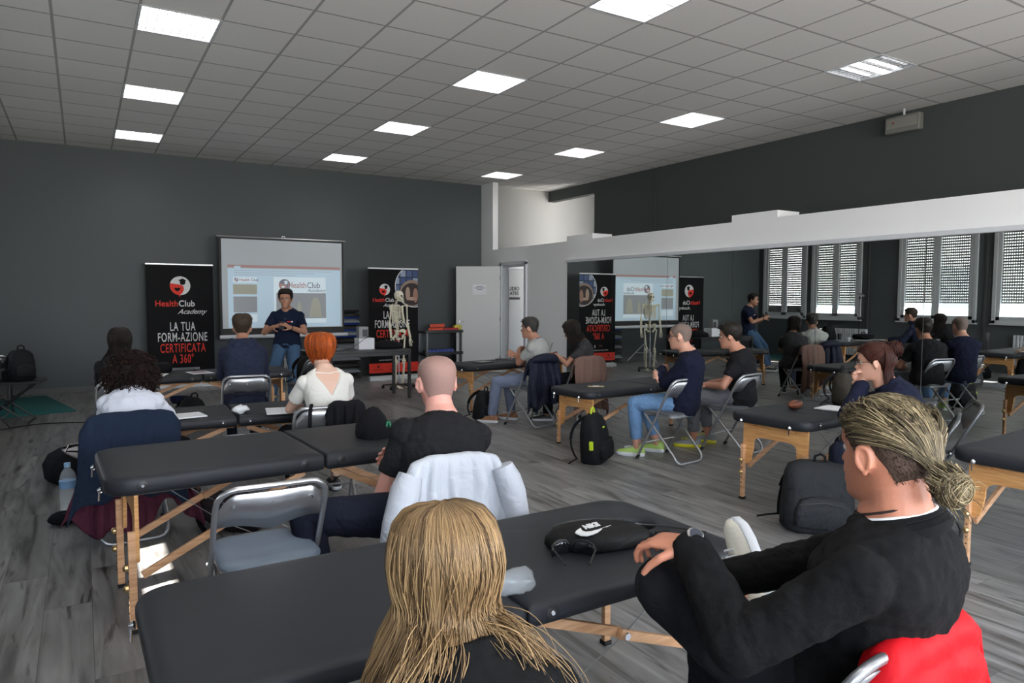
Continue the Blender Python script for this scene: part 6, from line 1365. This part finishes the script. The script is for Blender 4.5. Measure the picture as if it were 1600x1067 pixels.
# --- woman writing
p9, I = person('seated_woman_writing', 'woman with dark shoulder length hair in a charcoal t-shirt, head bowed and writing', (5.06, 6.66, 0), -52, top=1.185, fem=1, sc=.95, skin=('b', (176, 128, 106)), lean=.04, topc=K_CHAR, botc=K_BLKT, shoec=S_BLK, hpit=26, hyaw=-6,
    hands=((-.06, .34, .80), (.04, .36, .78)), elb=((-.6, .1, -1), (.6, .1, -1)), hdir=((.5, .8, 0), (-.5, .8, 0)))
haircap(p9, I['HM'], H_DARK, .016, dict(front=.185, sidez=.05, back=.03), offtop=.02, name='hair_volume'); longhair(p9, I['HM'], H_DARK, 1100, -.02, .015, .0022, random.Random(18), wave=.010, front=.75, offs=(.014, .034))
watch(p9, I['arms'][0][1], I['arms'][0][0])
hb = thing('writing_pad', 'white pad with a pen held by the writing woman', 'notepad', (5.06-.42*math.sin(R(52)), 6.66+.42*math.cos(R(52)), .80), 52); G().box((0, 0, 0), (.16, .22, .012), M=Matrix.Rotation(R(15), 3, 'X')).build('pages', M_PAPER, hb, smooth=False); G().tube([(.03, -.02, .02), (.06, -.05, .12)], .004, 6).build('pen', M_BLACK, hb)
# --- man with glasses
p10, I = person('seated_man_glasses', 'man with close cropped hair and glasses in a black jumper and light jeans, arms folded', (4.60, 4.58, 0), -32, top=1.225, sc=1.0, skin=('g', (200, 150, 128)), lean=-.03, topc=K_NAVY, sleeve='long', botc=K_DENIM, leg='ankle', shoec=S_LIME, shw=.18, hyaw=2, hpit=2, loose=.015,
    hands=((.10, .22, .80), (-.12, .20, .78)), elb=((-.8, .1, -1), (.8, .1, -1)), hdir=((1, .1, 0), (-1, .1, 0)), hn=((0, -1, 0), (0, -1, 0)), feet=((-.05, .40, .085), (.20, .28, .085)), fdir=((-.1, 1, 0), (.1, 1, 0)), knee=((-.1, .6, 1), (.1, .6, 1)))
haircap(p10, I['HM'], mat('stubble_grey', srgb(112, 96, 88), .85, var=.5, scale=450), .0025, dict(front=.172, sidez=.10, back=.045), noise_amp=0, name='cropped_hair'); glasses(p10, I['HM'], MATS.get('frame_red') or mat('frame_red', (.05, .012, .01, 1), .3))
collar(p10, I, K_NAVY, .066, .009, z=.004, tilt=16)
# --- man in black tee
p11, I = person('seated_man_black_tee', 'dark haired man in a black t-shirt and grey trousers, hands on his thighs', (5.36, 4.58, 0), -34, top=1.205, sc=1.0, skin=('h', (188, 134, 110)), lean=.04, topc=K_BLACK, botc=K_GREYT, leg='ankle', shoec=S_SILV, solec=S_YEL, shw=.182, hyaw=2, hpit=4, loose=.016, girth=1.04,
    hands=((-.08, .30, .62), (.10, .30, .62)), elb=((-.9, -.6, -.3), (.9, -.6, -.3)), hdir=((.3, 1, -.2), (-.3, 1, -.2)), feet=((-.06, .42, .085), (.22, .32, .085)))
haircap(p11, I['HM'], H_DARK, .010, dict(front=.182, sidez=.10, back=.06), offtop=.026); shortstrands(p11, I['HM'], H_DARK, 900, .022, .008, dict(front=.18, sidez=.11, back=.065), topL=.04, dirf=(0, .5, .2))
# --- woman with dark red bun and glasses
p12, I = person('seated_woman_red_bun', 'woman with glasses and a dark red hair bun, chin resting on her clasped hands', (4.38, 2.38, 0), -28, top=1.165, fem=1, sc=.98, skin=('g', (200, 150, 128)), lean=.18, topc=K_NAVY, sleeve='long', botc=K_NAVYT, shoec=S_BLK, hpit=4, hyaw=-4, loose=.020, girth=1.1,
    hands=((-.028, .30, .905), (.028, .31, .905)), elb=((-.9, .5, -1), (.9, .5, -1)), hdir=((.35, .3, .7), (-.35, .3, .7)), hn=((.8, -.5, .1), (-.8, -.5, .1)), curl=(1.0, 1.0), vox=.007)
HM = I['HM']; haircap(p12, HM, H_AUB, .014, dict(front=.182, sidez=.11, back=.02), offtop=.018, name='hair_volume')
P = []; bc = V((0, -.125, .195))
for i in range(900):
    th = rnd.uniform(-2.9, 2.9); z0 = hairline(th, .18, .115, .03)+rnd.uniform(0, .02); pts = []
    for k in range(9):
        u = k/8; a = th+(math.copysign(math.pi, th)-th)*u; z = min(.222, z0+(.19-z0)*u+.03*math.sin(u*math.pi)); o_ = .012+.012*math.sin(u*math.pi); p = head_pt(a, z, o_); p.z += o_*max(0, (z-.15)/.078); pts.append(p.lerp(bc, max(0, u-.8)*2))
    P.append(pts)
for i in range(600):
    a0 = rnd.uniform(0, 6.28); r0 = rnd.uniform(.03, .058); ax = V((rnd.uniform(-.7, .7), 1, rnd.uniform(-.7, .7))).normalized(); u = ax.orthogonal().normalized(); v = ax.cross(u); s_ = rnd.uniform(-.03, .03)
    P.append([bc+(u*math.cos(a0+k*.4)+v*math.sin(a0+k*.4))*r0*math.sqrt(max(.1, 1-(s_/.055)**2))+ax*s_ for k in range(10)])
strands('hair', P, .0018, H_AUB, p12, HM)
g = G().ell(bc, (.046, .042, .044)); g.xf(HM); g.t['tone'] = [.2]*len(g.v); g.build('bun_core', H_AUB, p12)
longhair(p12, HM, H_AUB, 500, -.10, .01, .0022, random.Random(2), front=2.1, name='hair_tail', offs=(.02, .04)); glasses(p12, HM, M_BLACK)
collar(p12, I, K_NAVY, .060, .008, z=.0, tilt=16)
